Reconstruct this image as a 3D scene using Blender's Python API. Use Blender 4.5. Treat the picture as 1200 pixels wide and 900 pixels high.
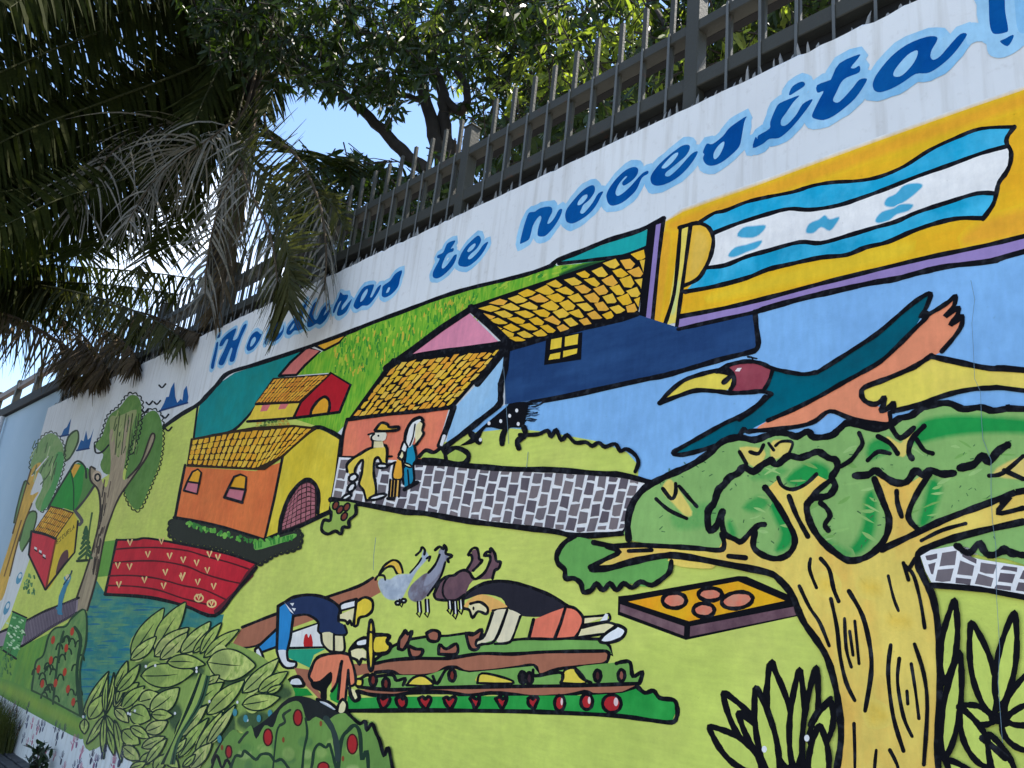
import bpy, bmesh, math, random
import numpy as np
from mathutils import Vector, Matrix
from mathutils.geometry import tessellate_polygon
random.seed(7)
R = random.random
U = random.uniform
for o in list(bpy.data.objects): bpy.data.objects.remove(o, do_unlink=True)
scene = bpy.context.scene
COL = scene.collection

# ------------------------------------------------------------------ camera
# solved from the wall's two vanishing points; the wall's face is the plane Y = 0, the camera 2.5 m in front of it
FPX, EYE, DIST = 968.85, 1.575, 2.5
UPV = Vector((0.10112867, -0.95091139, 0.29247312))     # world up, in camera axes (x right, y down, z forward)
LEV = Vector((-0.6777317, 0.1493685, 0.71997833))       # world -X
NRM = Vector((0.72832187, 0.27102876, 0.62935735))      # world +Y
def to_world(v): return Vector((-LEV.dot(v), NRM.dot(v), UPV.dot(v)))
CAM = Vector((0, -DIST, EYE))
def at(px, py, Y=0.0):
    """the point of the vertical plane y = Y that lies on this line of sight"""
    d = to_world(Vector((px-600, py-450, FPX)))
    return CAM + d*((DIST+Y)/d.y)
def along(px, py, dist):
    """the point at this distance along a line of sight"""
    return CAM + to_world(Vector((px-600, py-450, FPX))).normalized()*dist
def near(px, py, Y, cap):
    """as at(), but no farther than cap metres away"""
    d = to_world(Vector((px-600, py-450, FPX))); t = (DIST+Y)/d.y*d.length if d.y > 1e-3 else 1e9
    return along(px, py, min(t, cap))
cam = bpy.data.cameras.new('camera'); cam_o = bpy.data.objects.new('camera', cam); COL.objects.link(cam_o)
rx, ry, rz = to_world(Vector((1,0,0))), to_world(Vector((0,-1,0))), to_world(Vector((0,0,-1)))
cam_o.matrix_world = Matrix(((rx.x,ry.x,rz.x,CAM.x),(rx.y,ry.y,rz.y,CAM.y),(rx.z,ry.z,rz.z,CAM.z),(0,0,0,1)))
cam.sensor_width = 36; cam.lens = FPX/1200*36; cam.clip_start = .05; cam.clip_end = 2000
scene.camera = cam_o

# ------------------------------------------------------------------ sky, sun, exposure
SUN_EL, SUN_AZ = math.radians(62), math.radians(14)    # azimuth from +Y (behind the wall) towards +X
world = bpy.data.worlds.new('World'); scene.world = world; world.use_nodes = True
nt = world.node_tree; nt.nodes.clear()
wo = nt.nodes.new('ShaderNodeOutputWorld'); bg = nt.nodes.new('ShaderNodeBackground')
sky = nt.nodes.new('ShaderNodeTexSky'); sky.sky_type = 'NISHITA'; sky.sun_disc = False
sky.sun_elevation = SUN_EL; sky.sun_rotation = SUN_AZ
sky.air_density = 1.0; sky.dust_density = .25; sky.ozone_density = 2.2
tc = nt.nodes.new('ShaderNodeTexCoord'); mp = nt.nodes.new('ShaderNodeMapping'); mp.inputs['Scale'].default_value = (1, 1, 1.9)
cn = nt.nodes.new('ShaderNodeTexNoise'); cn.inputs['Scale'].default_value = 2.3; cn.inputs['Detail'].default_value = 7; cn.inputs['Roughness'].default_value = .55
mp.inputs['Location'].default_value = (5.1, 1.7, .9)
cr = nt.nodes.new('ShaderNodeValToRGB'); cr.color_ramp.elements[0].position = .57; cr.color_ramp.elements[1].position = .73
mx = nt.nodes.new('ShaderNodeMixRGB'); mx.inputs[2].default_value = (9.5, 9.8, 10.4, 1)
nt.links.new(tc.outputs['Generated'], mp.inputs['Vector']); nt.links.new(mp.outputs[0], cn.inputs['Vector'])
nt.links.new(cn.outputs['Fac'], cr.inputs[0]); nt.links.new(cr.outputs[0], mx.inputs[0]); nt.links.new(sky.outputs[0], mx.inputs[1])
nt.links.new(mx.outputs[0], bg.inputs[0]); nt.links.new(bg.outputs[0], wo.inputs[0])
bg.inputs[1].default_value = .11
sl = bpy.data.lights.new('sun', 'SUN'); sl.energy = 4.6; sl.angle = math.radians(.5); sl.color = (1, .93, .82)
so = bpy.data.objects.new('sun', sl); COL.objects.link(so)
sd = Vector((math.sin(SUN_AZ)*math.cos(SUN_EL), math.cos(SUN_AZ)*math.cos(SUN_EL), math.sin(SUN_EL)))
so.rotation_euler = sd.to_track_quat('Z', 'Y').to_euler(); so.location = (0, 0, 20)
scene.view_settings.view_transform = 'Standard'; scene.view_settings.look = 'None'
scene.view_settings.exposure = 1.68; scene.view_settings.gamma = 1; scene.view_settings.use_curve_mapping = False

# ------------------------------------------------------------------ helpers
def tag(o, label=None, cat=None, group=None, kind=None):
    if label: o['label'] = label
    if cat: o['category'] = cat
    if group: o['group'] = group
    if kind: o['kind'] = kind
    return o
def link(name, me, parent=None, mats=()):
    o = bpy.data.objects.new(name, me); COL.objects.link(o)
    for m in mats: me.materials.append(m)
    if parent: o.parent = parent
    return o
def mesh(name, v, f, mat=None, parent=None, smooth=False):
    me = bpy.data.meshes.new(name); me.from_pydata([tuple(p) for p in v], [], f)
    if smooth: me.polygons.foreach_set('use_smooth', [True]*len(me.polygons))
    return link(name, me, parent, [mat] if mat else [])
BOXF = [(0,3,2,1),(4,5,6,7),(0,1,5,4),(1,2,6,5),(2,3,7,6),(3,0,4,7)]
def box(name, a, b, mat, parent=None):
    (x0,y0,z0),(x1,y1,z1) = a, b
    v = [(x0,y0,z0),(x1,y0,z0),(x1,y1,z0),(x0,y1,z0),(x0,y0,z1),(x1,y0,z1),(x1,y1,z1),(x0,y1,z1)]
    return mesh(name, v, BOXF, mat, parent)
def bevel_box(name, a, b, mat, parent=None, r=.004):
    bm = bmesh.new(); bmesh.ops.create_cube(bm, size=1)
    for v in bm.verts: v.co = Vector([(a[i]+b[i])/2 + v.co[i]*(b[i]-a[i]) for i in range(3)])
    bmesh.ops.bevel(bm, geom=list(bm.edges), offset=r, segments=1, affect='EDGES')
    me = bpy.data.meshes.new(name); bm.to_mesh(me); bm.free()
    return link(name, me, parent, [mat])
def tube(v, f, pts, rad, n=7):
    b = len(v)
    for i, p in enumerate(pts):
        p = Vector(p); t = (Vector(pts[min(i+1, len(pts)-1)]) - Vector(pts[max(i-1, 0)])).normalized()
        s = t.cross(Vector((.3, .9, .31))).normalized(); q = t.cross(s)
        r = rad[i] if hasattr(rad, '__len__') else rad
        for k in range(n):
            a = 2*math.pi*k/n; v.append(p + (s*math.cos(a)+q*math.sin(a))*r)
    for i in range(len(pts)-1):
        for k in range(n):
            k2 = (k+1) % n; f.append((b+i*n+k, b+i*n+k2, b+(i+1)*n+k2, b+(i+1)*n+k))
def catmull(p, closed, n=4):
    if len(p) < 3: return list(p)
    out = []; m = len(p); rng = range(m if closed else m-1)
    for i in rng:
        if closed: a, b, c, d = p[i-1], p[i], p[(i+1) % m], p[(i+2) % m]
        else: a, b, c, d = p[max(i-1,0)], p[i], p[i+1], p[min(i+2,m-1)]
        for k in range(n):
            t = k/n; t2 = t*t; t3 = t2*t
            out.append(tuple(.5*((2*b[j])+(-a[j]+c[j])*t+(2*a[j]-5*b[j]+4*c[j]-d[j])*t2+(-a[j]+3*b[j]-3*c[j]+d[j])*t3) for j in range(len(b))))
    if not closed: out.append(tuple(p[-1]))
    return out

# ------------------------------------------------------------------ materials
def lin(c): c /= 255; return c/12.92 if c <= .04045 else ((c+.055)/1.055)**2.4
WREF = (lin(214), lin(222), lin(236))
def albedo(rgb):
    a = [.8*lin(c)/w for c, w in zip(rgb, WREF)]; s = min(1, .9/max(a)); return tuple(c*s for c in a)
class N:
    """small wrapper to build node materials"""
    def __init__(s, name):
        s.m = bpy.data.materials.new(name); s.m.use_nodes = True; s.t = s.m.node_tree; s.t.nodes.clear()
        s.out = s.t.nodes.new('ShaderNodeOutputMaterial')
    def n(s, kind, **kw):
        x = s.t.nodes.new('ShaderNode'+kind)
        for k, v in kw.items():
            if hasattr(x, k) and k not in x.inputs: setattr(x, k, v)
            else: x.inputs[k.replace('_', ' ')].default_value = v
        return x
    def l(s, a, b): s.t.links.new(a, b)
    def noise(s, scale, detail=4, vec=None, stretch=None, rough=.55):
        t = s.n('TexNoise'); t.inputs['Scale'].default_value = scale; t.inputs['Detail'].default_value = detail; t.inputs['Roughness'].default_value = rough
        g = s.n('NewGeometry').outputs['Position'] if vec is None else vec
        if stretch:
            m = s.n('Mapping'); m.inputs['Scale'].default_value = stretch; s.l(g, m.inputs['Vector']); g = m.outputs[0]
        s.l(g, t.inputs['Vector']); return t.outputs['Fac']
    def ramp(s, fac, stops):
        r = s.n('ValToRGB'); e = r.color_ramp.elements
        while len(e) < len(stops): e.new(.5)
        for q, (p, c) in zip(e, stops): q.position = p; q.color = (*c, 1) if len(c) == 3 else c
        s.l(fac, r.inputs[0]); return r.outputs[0]
    def mix(s, fac, a, b, mode='MIX'):
        x = s.n('MixRGB'); x.blend_type = mode
        for i, q in ((0, fac), (1, a), (2, b)):
            if hasattr(q, 'links') or hasattr(q, 'is_linked'): s.l(q, x.inputs[i])
            else: x.inputs[i].default_value = q if i == 0 or len(q) == 4 else (*q, 1)
        return x.outputs[0]
    def bsdf(s, col, rough=.6, spec=.3, bump=None, bstr=.2, bdist=.01, **kw):
        b = s.n('BsdfPrincipled'); b.inputs['Roughness'].default_value = rough; b.inputs['Specular IOR Level'].default_value = spec
        if hasattr(col, 'is_linked'): s.l(col, b.inputs['Base Color'])
        else: b.inputs['Base Color'].default_value = (*col, 1)
        for k, v in kw.items(): b.inputs[k].default_value = v
        if bump is not None:
            q = s.n('Bump'); q.inputs['Strength'].default_value = bstr; q.inputs['Distance'].default_value = bdist
            s.l(bump, q.inputs['Height']); s.l(q.outputs[0], b.inputs['Normal'])
        return b.outputs[0]
    def done(s, sh): s.l(sh, s.out.inputs['Surface']); return s.m

PAINTS = {}
def paint(rgb, alt=None, altscale=3.0, stretch=None, under=None, vary=.06, altlo=.42, althi=.62):
    key = (rgb, alt, altscale, stretch, under, vary, altlo)
    if key in PAINTS: return PAINTS[key]
    k = N('paint_%d_%d_%d%s' % (*rgb, '_sprayed' if under else ''))
    c = albedo(rgb)
    if alt:
        f = k.ramp(k.noise(altscale, 5, stretch=stretch, rough=.6), [(altlo, (0,0,0)), (althi, (1,1,1))])
        c = k.mix(f, c, albedo(alt))
    if under:                                           # sprayed edge: one paint fading into the one beneath
        a = k.n('Attribute'); a.attribute_name = 'cover'
        g = k.noise(70, 4); q = k.n('Math'); q.operation = 'MULTIPLY_ADD'; q.inputs[1].default_value = .5; q.inputs[2].default_value = -.25; k.l(g, q.inputs[0])
        e = k.n('MapRange'); e.inputs[1].default_value = 0; e.inputs[2].default_value = .5; k.l(a.outputs['Fac'], e.inputs[0])
        e2 = k.n('MapRange'); e2.inputs[1].default_value = 1; e2.inputs[2].default_value = .5; k.l(a.outputs['Fac'], e2.inputs[0])
        e = k.n('Math'); e.operation = 'MULTIPLY'; k.l(e2.outputs[0], e.inputs[0]); e.inputs[1].default_value = 1
        e3 = k.n('Math'); e3.operation = 'MINIMUM'; e4 = k.n('MapRange'); e4.inputs[1].default_value = 0; e4.inputs[2].default_value = .5; k.l(a.outputs['Fac'], e4.inputs[0]); k.l(e.outputs[0], e3.inputs[0]); k.l(e4.outputs[0], e3.inputs[1]); e = e3
        z = k.n('Math'); z.operation = 'MULTIPLY'; k.l(q.outputs[0], z.inputs[0]); k.l(e.outputs[0], z.inputs[1])
        w = k.n('Math'); w.operation = 'ADD'; w.use_clamp = True; k.l(a.outputs['Fac'], w.inputs[0]); k.l(z.outputs[0], w.inputs[1])
        c = k.mix(w.outputs[0], albedo(under), c)
    # thin and thick passes of the brush, blotches, and grime left by rain
    st = k.noise(9, 5, stretch=(1, 1, 5.5) if sum(under or rgb) % 2 else (4.5, 1, 1))
    d = k.ramp(st, [(.3, (1-vary,)*3), (.7, (1+vary,)*3)])
    c = k.mix(1.0, c, d, 'MULTIPLY')
    c = k.mix(1.0, c, k.ramp(k.noise(2.2, 3), [(.3, (.88,.885,.89)), (.65, (1.05,1.05,1.03))]), 'MULTIPLY')
    c = k.mix(1.0, c, k.ramp(k.noise(13, 7, rough=.7), [(.32, (.90,.90,.91)), (.66, (1.07,1.06,1.05))]), 'MULTIPLY')
    # worn spots where the white ground shows, and splash dirt low on the wall
    c = k.mix(k.ramp(k.noise(30, 8, rough=.75), [(.70, (0,0,0)), (.76, (.5,.5,.5))]), c, (.62,.62,.6, 1))
    sx = k.n('SeparateXYZ'); k.l(k.n('NewGeometry').outputs['Position'], sx.inputs[0]); mr = k.n('MapRange'); mr.inputs[1].default_value = .9; mr.inputs[2].default_value = 0.; mr.inputs[3].default_value = 0; mr.inputs[4].default_value = .75; k.l(sx.outputs[2], mr.inputs[0])
    dm = k.n('Math'); dm.operation = 'MULTIPLY'; k.l(mr.outputs[0], dm.inputs[0]); k.l(k.noise(5, 6), dm.inputs[1])
    c = k.mix(dm.outputs[0], c, (.22,.2,.17, 1))
    grime = k.ramp(k.noise(55, 4), [(.24, (.72,.7,.66)), (.34, (1,1,1))])
    c = k.mix(.55, c, grime, 'MULTIPLY')
    bh = k.mix(.5, k.noise(130, 3), k.noise(16, 4))
    sh = k.bsdf(c, .66, .04, bh, .28, .006)
    PAINTS[key] = k.done(sh); return PAINTS[key]

def mat_white():
    k = N('whitewash')
    c = k.ramp(k.noise(1.6, 5), [(.3, (.70,.70,.70)), (.7, (.80,.80,.79))])
    drip = k.noise(7, 5, stretch=(2.6, 1, .16))
    c = k.mix(.55, c, k.ramp(drip, [(.32, (.70,.67,.62)), (.5, (1,1,1))]), 'MULTIPLY')
    c = k.mix(.35, c, k.ramp(k.noise(26, 5), [(.3, (.72,.7,.67)), (.42, (1,1,1))]), 'MULTIPLY')
    return k.done(k.bsdf(c, .75, .08, k.mix(.5, k.noise(130, 3), k.noise(16, 4)), .3, .007))
M_WHITE = mat_white()
def simple(name, a, b, scale=8, rough=.6, spec=.3, bscale=60, bstr=.2, stretch=None, metallic=0):
    k = N(name); c = k.mix(k.noise(scale, 5, stretch=stretch), a, b)
    return k.done(k.bsdf(c, rough, spec, k.noise(bscale, 4), bstr, .006, Metallic=metallic))
def leafmat(name, a, b, trans=.35, rough=.45, scale=5., spec=.3):
    k = N(name); oi = k.noise(scale, 2); fine = k.noise(scale*9, 1)
    c = k.mix(oi, a, b); c = k.mix(.6, c, k.ramp(fine, [(.3, (.55,.6,.5)), (.7, (1.35,1.3,1.2))]), 'MULTIPLY')
    s = k.bsdf(c, rough, spec); t = k.n('BsdfTranslucent'); tcx = k.mix(1, c, (1.5, 1.7, .55, 1), 'MULTIPLY'); k.l(tcx, t.inputs[0])
    m = k.n('MixShader'); m.inputs[0].default_value = trans; k.l(s, m.inputs[1]); k.l(t.outputs[0], m.inputs[2])
    return k.done(m.outputs[0])
# ------------------------------------------------------------------ ground
M_GROUND = simple('street_asphalt', (.13,.127,.12), (.19,.185,.175), 1.5, .85, .2, 80, .4)
M_PAVE = simple('pavement_concrete', (.24,.235,.22), (.32,.31,.29), 2.5, .85, .2, 90, .4)
g = mesh('ground', [(-400,-400,-.12),(400,-400,-.12),(400,400,-.12),(-400,400,-.12)], [(0,1,2,3)], M_GROUND); tag(g, 'grey street ground in front of the painted wall', kind='structure')
g = box('pavement', (-30,-3.4,-.119), (8,.0,-.004), M_PAVE); tag(g, 'concrete pavement along the foot of the painted wall', kind='structure')
M_PAVER = simple('paver', (.045,.045,.05), (.085,.085,.085), 6, .75, .3, 70, .5)
pav = g
pm = None
for i in range(26):
    for j in range(7):
        x, y = -13.6+i*.21, .06-j*.115
        if pm is None:
            p = bevel_box('paver', (-.095,-.048,-.02), (.095,.048,.028), M_PAVER, pav, .006); pm = p.data
        else: p = link('paver', pm, pav)
        p.location = (x + (.1 if j % 2 else 0), y-.1, U(-.004, .003)); p.rotation_euler = (U(-.02,.02), U(-.02,.02), U(-.02,.02))

# ------------------------------------------------------------------ the wall
WX0, WX1, WTOP, WTH = -12.08, 3.2, 3.872, .24
def make_wall():
    v, f = [], []; n = 300
    for i in range(n+1):
        x = WX0+(WX1-WX0)*i/n
        ch = -abs(random.gauss(0, .006)) - (U(.008, .022) if R() < .07 else 0)
        v += [(x,0,-.1), (x,0,WTOP-.018+ch*.6), (x,.014+U(0,.012),WTOP+ch), (x,WTH,WTOP-.004), (x,WTH,-.1)]
    for i in range(n):
        for k in range(4):
            a = i*5+k; f.append((a, a+5, a+6, a+1))
    f += [(0,1,2,3,4), tuple(n*5+k for k in (4,3,2,1,0))]
    return mesh('mural_wall', v, f, M_WHITE)
WALL = make_wall()
tag(WALL, 'long white masonry wall covered with a bright painted village mural', 'wall')

# ------------------------------------------------------------------ paint on the wall
# strokes and fields of paint, read off the photograph and laid onto the wall's face (x, z in metres)
GX0, GZ0, GC = -12.6, -1.2, .008                         # how many coats already lie on each 8 mm patch of the wall
COATS = np.zeros((2100, 700), np.int32)
def layer_for(p, thick=0, width=0, area=True):
    ix, iz = [], []; n = len(p)
    for i in range(n if area else n-1):
        (x0, z0), (x1, z1) = p[i], p[(i+1) % n]; k = int(math.hypot(x1-x0, z1-z0)/(GC*.6))+1
        t = np.arange(k+1)/k; ix.append(x0+(x1-x0)*t); iz.append(z0+(z1-z0)*t)
    ix = ((np.concatenate(ix)-GX0)/GC).astype(int); iz = ((np.concatenate(iz)-GZ0)/GC).astype(int)
    if area:
        a0, a1, b0, b1 = ix.min(), ix.max(), iz.min(), iz.max()
        cx, cz = np.meshgrid(GX0+(np.arange(a0, a1+1)+.5)*GC, GZ0+(np.arange(b0, b1+1)+.5)*GC, indexing='ij'); ins = np.zeros(cx.shape, bool)
        for i in range(n):
            (x0, z0), (x1, z1) = p[i-1], p[i]
            if z0 != z1: ins ^= ((z0 > cz) != (z1 > cz)) & (cx < (x1-x0)*(cz-z0)/(z1-z0)+x0)
        jx, jz = np.nonzero(ins); ix = np.concatenate([ix, jx+a0]); iz = np.concatenate([iz, jz+b0])
    r = int(width/2/GC)+1 if width else 1
    d = [(i, j) for i in range(-r, r+1) for j in range(-r, r+1)]
    ix = np.clip(np.concatenate([ix+i for i, j in d]), 0, 2099); iz = np.clip(np.concatenate([iz+j for i, j in d]), 0, 699)
    l = int(COATS[ix, iz].max())+1; COATS[ix, iz] = l+thick; return l
STEP = .00004
ZX, ZY, ZS = 0, 0, 1
def Z(x, y, s=1):
    global ZX, ZY, ZS
    ZX, ZY, ZS = x, y, s
def T(c, r): Z(c*300, r*225, 4)
def pts(s):
    if isinstance(s, str): s = [tuple(float(k) for k in q.split(',')) for q in s.split()]
    return [(ZX+x/ZS, ZY+y/ZS) for x, y in s]
def onwall(p):
    out = []
    for x, y in p:
        q = at(x, y); out.append((q.x, q.z))
    return out
def onwall1(q):
    a = at(*q); return (a.x, a.z)
def metres(px, x, y):
    a, b = at(x, y-2), at(x, y+2); return px*abs(a.z-b.z)/4
class Motif:
    def __init__(s, name, label=None, parent=None):
        s.name, s.label, s.parent = name, label, parent; s.v, s.f, s.mi, s.mats, s.cov = [], [], [], [], []
        MOTIFS.append(s)
    def slot(s, m):
        if m not in s.mats: s.mats.append(m)
        return s.mats.index(m)
    def poly(s, p, m, cov=1.0):
        l = layer_for(p); y = -.0003-l*STEP; b = len(s.v); k = s.slot(m)
        s.v += [(x, y, z) for x, z in p]; s.cov += [cov]*len(p)
        ar = sum(p[i-1][0]*p[i][1]-p[i][0]*p[i-1][1] for i in range(len(p)))
        for t in tessellate_polygon([[Vector((x, z, 0)) for x, z in p]]):
            a, q, c = (p[t[0]], p[t[1]], p[t[2]])
            cr = (q[0]-a[0])*(c[1]-a[1])-(q[1]-a[1])*(c[0]-a[0])
            s.f.append(tuple(b+i for i in (t if cr > 0 else t[::-1]))); s.mi.append(k)
        return l
    def soft(s, p, m, feather, top=1.0):
        n = len(p); ar = sum(p[i-1][0]*p[i][1]-p[i][0]*p[i-1][1] for i in range(n)); sg = 1 if ar > 0 else -1
        off = []
        for i in range(n):
            dx, dz = p[(i+1) % n][0]-p[i-1][0], p[(i+1) % n][1]-p[i-1][1]; L = math.hypot(dx, dz) or 1
            off.append((dz/L*sg, -dx/L*sg))
        outer = [(p[i][0]+off[i][0]*feather*.6, p[i][1]+off[i][1]*feather*.6) for i in range(n)]
        inner = [(p[i][0]-off[i][0]*feather*.4, p[i][1]-off[i][1]*feather*.4) for i in range(n)]
        l = layer_for(outer); y = -.0003-l*STEP; b = len(s.v); k = s.slot(m)
        s.v += [(x, y, z) for x, z in inner]; s.cov += [top]*n
        for t in tessellate_polygon([[Vector((x, z, 0)) for x, z in inner]]):
            a, q, c = (inner[t[0]], inner[t[1]], inner[t[2]])
            cr = (q[0]-a[0])*(c[1]-a[1])-(q[1]-a[1])*(c[0]-a[0])
            s.f.append(tuple(b+i for i in (t if cr > 0 else t[::-1]))); s.mi.append(k)
        o = len(s.v); s.v += [(x, y-STEP*.3, z) for x, z in outer]; s.cov += [0]*n
        for i in range(n):
            j = (i+1) % n; q = (b+i, o+i, o+j, b+j)
            s.f.append(q if sg > 0 else q[::-1]); s.mi.append(k)
    def ribbon(s, p, m, w, taper=0, tr=None):
        """a brush stroke of width w along p; tr takes points from the drawing onto the wall"""
        tr = tr or (lambda q: q)
        p = [q for i, q in enumerate(p) if i == 0 or math.hypot(q[0]-p[i-1][0], q[1]-p[i-1][1]) > w*.02]
        n = len(p); bend = 0
        if n < 2: return
        for i in range(1, n-1):
            ax, az, bx, bz = p[i][0]-p[i-1][0], p[i][1]-p[i-1][1], p[i+1][0]-p[i][0], p[i+1][1]-p[i][1]
            bend += abs(math.atan2(ax*bz-az*bx, ax*bx+az*bz))
        ds = 2e-6 if bend > 1.6 else 0                  # strokes that cross themselves rise a hair as they go
        k = s.slot(m); ph = U(0, 9); hw = []
        for i in range(n):
            q = w/2*(1+.10*math.sin(ph+i*.9)+.06*math.sin(ph*2+i*2.3))
            if taper: q *= max(.12, min(1, (min(i, n-1-i)/(n-1)*2/taper)**.7 if n > 2 else 1))
            hw.append(q)
        lt, rt, caps = [], [], []
        for i in range(n):
            a, c = p[max(i-1,0)], p[min(i+1,n-1)]; dx, dz = c[0]-a[0], c[1]-a[1]; L_ = math.hypot(dx, dz) or 1
            nx, nz = -dz/L_, dx/L_
            lt.append(tr((p[i][0]+nx*hw[i], p[i][1]+nz*hw[i]))); rt.append(tr((p[i][0]-nx*hw[i], p[i][1]-nz*hw[i])))
        for e, sgn in ((0, -1), (n-1, 1)):              # round ends
            a, c = p[max(e-1,0)], p[min(e+1,n-1)]; dx, dz = c[0]-a[0], c[1]-a[1]; L_ = math.hypot(dx, dz) or 1
            tx, tz = dx/L_*sgn, dz/L_*sgn; arc = []
            for t in (-45, 0, 45):
                t = math.radians(t); ux, uz = tx*math.cos(t)-tz*math.sin(t), tx*math.sin(t)+tz*math.cos(t)
                arc.append(tr((p[e][0]+ux*hw[e], p[e][1]+uz*hw[e])))
            caps.append(arc)
        outl = lt+caps[1]+rt[::-1]+caps[0]
        l = layer_for([tr(q) for q in p], int(n*ds/STEP)+1 if ds else 0, max(math.dist(lt[n//2], rt[n//2]), math.dist(lt[0], rt[0])), False)
        y = -.0003-l*STEP; b = len(s.v)
        for i in range(n):
            s.v += [(lt[i][0], y-ds*i, lt[i][1]), (rt[i][0], y-ds*i, rt[i][1])]; s.cov += [1, 1]
            if i: s.f.append((b+2*i-2, b+2*i-1, b+2*i+1, b+2*i)); s.mi.append(k)
        for e, arc, flip in ((0, caps[0], 1), (n-1, caps[1], 0)):
            c0 = b+2*e; i0 = len(s.v); s.v += [(x, y-ds*e, z) for x, z in arc]; s.cov += [1]*3
            s.f.append((c0, i0, i0+1, i0+2, c0+1) if flip else (c0+1, i0, i0+1, i0+2, c0)); s.mi.append(k)
    def build(s):
        if not s.v:                                     # a motif made only of parts
            s.obj = link(s.name, None, s.parent.obj if s.parent else WALL); s.obj['label'] = s.label; return s.obj
        me = bpy.data.meshes.new(s.name); me.from_pydata(s.v, [], s.f)
        par = s.parent.obj if s.parent else WALL
        o = link(s.name, me, par, s.mats); me.polygons.foreach_set('material_index', s.mi)
        at_ = me.attributes.new('cover', 'FLOAT', 'POINT'); at_.data.foreach_set('value', s.cov)
        if s.label: o['label'] = s.label
        s.obj = o; return o
MOTIFS = []
CUR = None
def M(name, label=None, parent=None):
    global CUR
    CUR = Motif(name, label, parent); return CUR
def F(c, s, sm=1, **kw):
    p = pts(s)
    if sm: p = catmull(p, True, 3)
    CUR.poly(onwall(p), paint(c, **kw))
def S(c, s, feather=4, top=1.0, sm=1, under=None, **kw):
    p = pts(s); cx = sum(q[0] for q in p)/len(p); cy = sum(q[1] for q in p)/len(p)
    if sm: p = catmull(p, True, 3)
    CUR.soft(onwall(p), paint(c, under=under, **kw), metres(feather, cx, cy), top)
def L(s, w, c=None, sm=1, taper=0, closed=0):
    p = pts(s); mid = p[len(p)//2]
    if closed: p = p+[p[0]]
    if sm: p = catmull(p, False, 4)
    CUR.ribbon(p, paint(c) if c else paint(BLACK, alt=(46,50,60), altscale=26, altlo=.5, althi=.72), w*1.34, taper, onwall1)
def FO(c, s, w, sm=1, oc=None, **kw):
    F(c, s, sm, **kw); L(s, w, oc, sm, closed=1)
def ov(x, y, a, b, n=10, rot=0):
    return ' '.join('%.1f,%.1f' % (x+a*math.cos(t)*math.cos(rot)-b*math.sin(t)*math.sin(rot), y+a*math.cos(t)*math.sin(rot)+b*math.sin(t)*math.cos(rot)) for t in [2*math.pi*i/n for i in range(n)])
def poly_at(P, u):
    ln = [0]
    for i in range(1, len(P)): ln.append(ln[-1]+math.hypot(P[i][0]-P[i-1][0], P[i][1]-P[i-1][1]))
    d = max(0, min(1, u))*ln[-1]
    for i in range(1, len(P)):
        if d <= ln[i]+1e-9:
            t = (d-ln[i-1])/((ln[i]-ln[i-1]) or 1); return (P[i-1][0]+(P[i][0]-P[i-1][0])*t, P[i-1][1]+(P[i][1]-P[i-1][1])*t)
    return P[-1]
def cells(top, bot, nc, nr, cols, shear=0, gu=.14, gv=.16, stag=0, bulge=.25, jit=.05, drop=.0, wave=0):
    """painted roof tiles or paving stones between two lines of the picture"""
    top, bot = pts(top), pts(bot)
    def mp(u, v):
        a, b = poly_at(top, u), poly_at(bot, u); return (a[0]+(b[0]-a[0])*v, a[1]+(b[1]-a[1])*v)
    k0 = -int(abs(shear)*nc)-2
    for i in range(k0, nc-k0):
        so = (i % 2)*.5 if stag else ((i % 2)-.5)*wave
        for j in range(-1 if stag else 0, nr):
            if R() < drop: continue
            v0, v1 = (j+so+gv/2)/nr, (j+1+so-gv/2)/nr
            v0c, v1c = max(0.02, v0), min(.98, v1)
            if v1c-v0c < .15/nr: continue
            def uu(x, v): return (x)/nc - shear*(1-v) + (0 if not shear else 0)
            w = []
            for (x, v) in ((i+gu/2, v0c), (i+1-gu/2, v0c), (i+1-gu/2, v1c), (i+.5, v1c+bulge*.5/nr), (i+gu/2, v1c)):
                w.append((max(.005, min(.995, uu(x, v)+U(-jit,jit)/nc)), min(.995, v+U(-jit,jit)/nr)))
            if max(q[0] for q in w)-min(q[0] for q in w) < .25/nc: continue
            CUR.poly(onwall([mp(*q) for q in w]), paint(random.choice(cols)))
def leaf(a, b, hw, c, oc, w=1.6, rib=1, bend=0.0, **kw):
    (ax, ay), (bx, by) = a, b; dx, dy = bx-ax, by-ay; L0 = math.hypot(dx, dy); nx, ny = -dy/L0, dx/L0
    lt, rt, md = [], [], []
    for t in (0, .12, .3, .5, .7, .88, 1):
        s_ = math.sin(math.pi*t**.85)**.8*hw if 0 < t < 1 else 0
        o = bend*math.sin(math.pi*t)*L0
        cx, cy = ax+dx*t+nx*o, ay+dy*t+ny*o; md.append((cx, cy)); lt.append((cx+nx*s_, cy+ny*s_)); rt.append((cx-nx*s_, cy-ny*s_))
    p = lt+rt[::-1][1:-1]
    F(c, p, 1, **kw)
    if rib and hw > 4: S((74,108,66), [lt[1], lt[2], md[3], rt[2], rt[1]], hw*.5, .5, 1, under=c)
    L(p, w, oc, 1, closed=1)
    if rib: L(md[:rib+4], w*.8, oc, 1, taper=.6)
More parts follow.
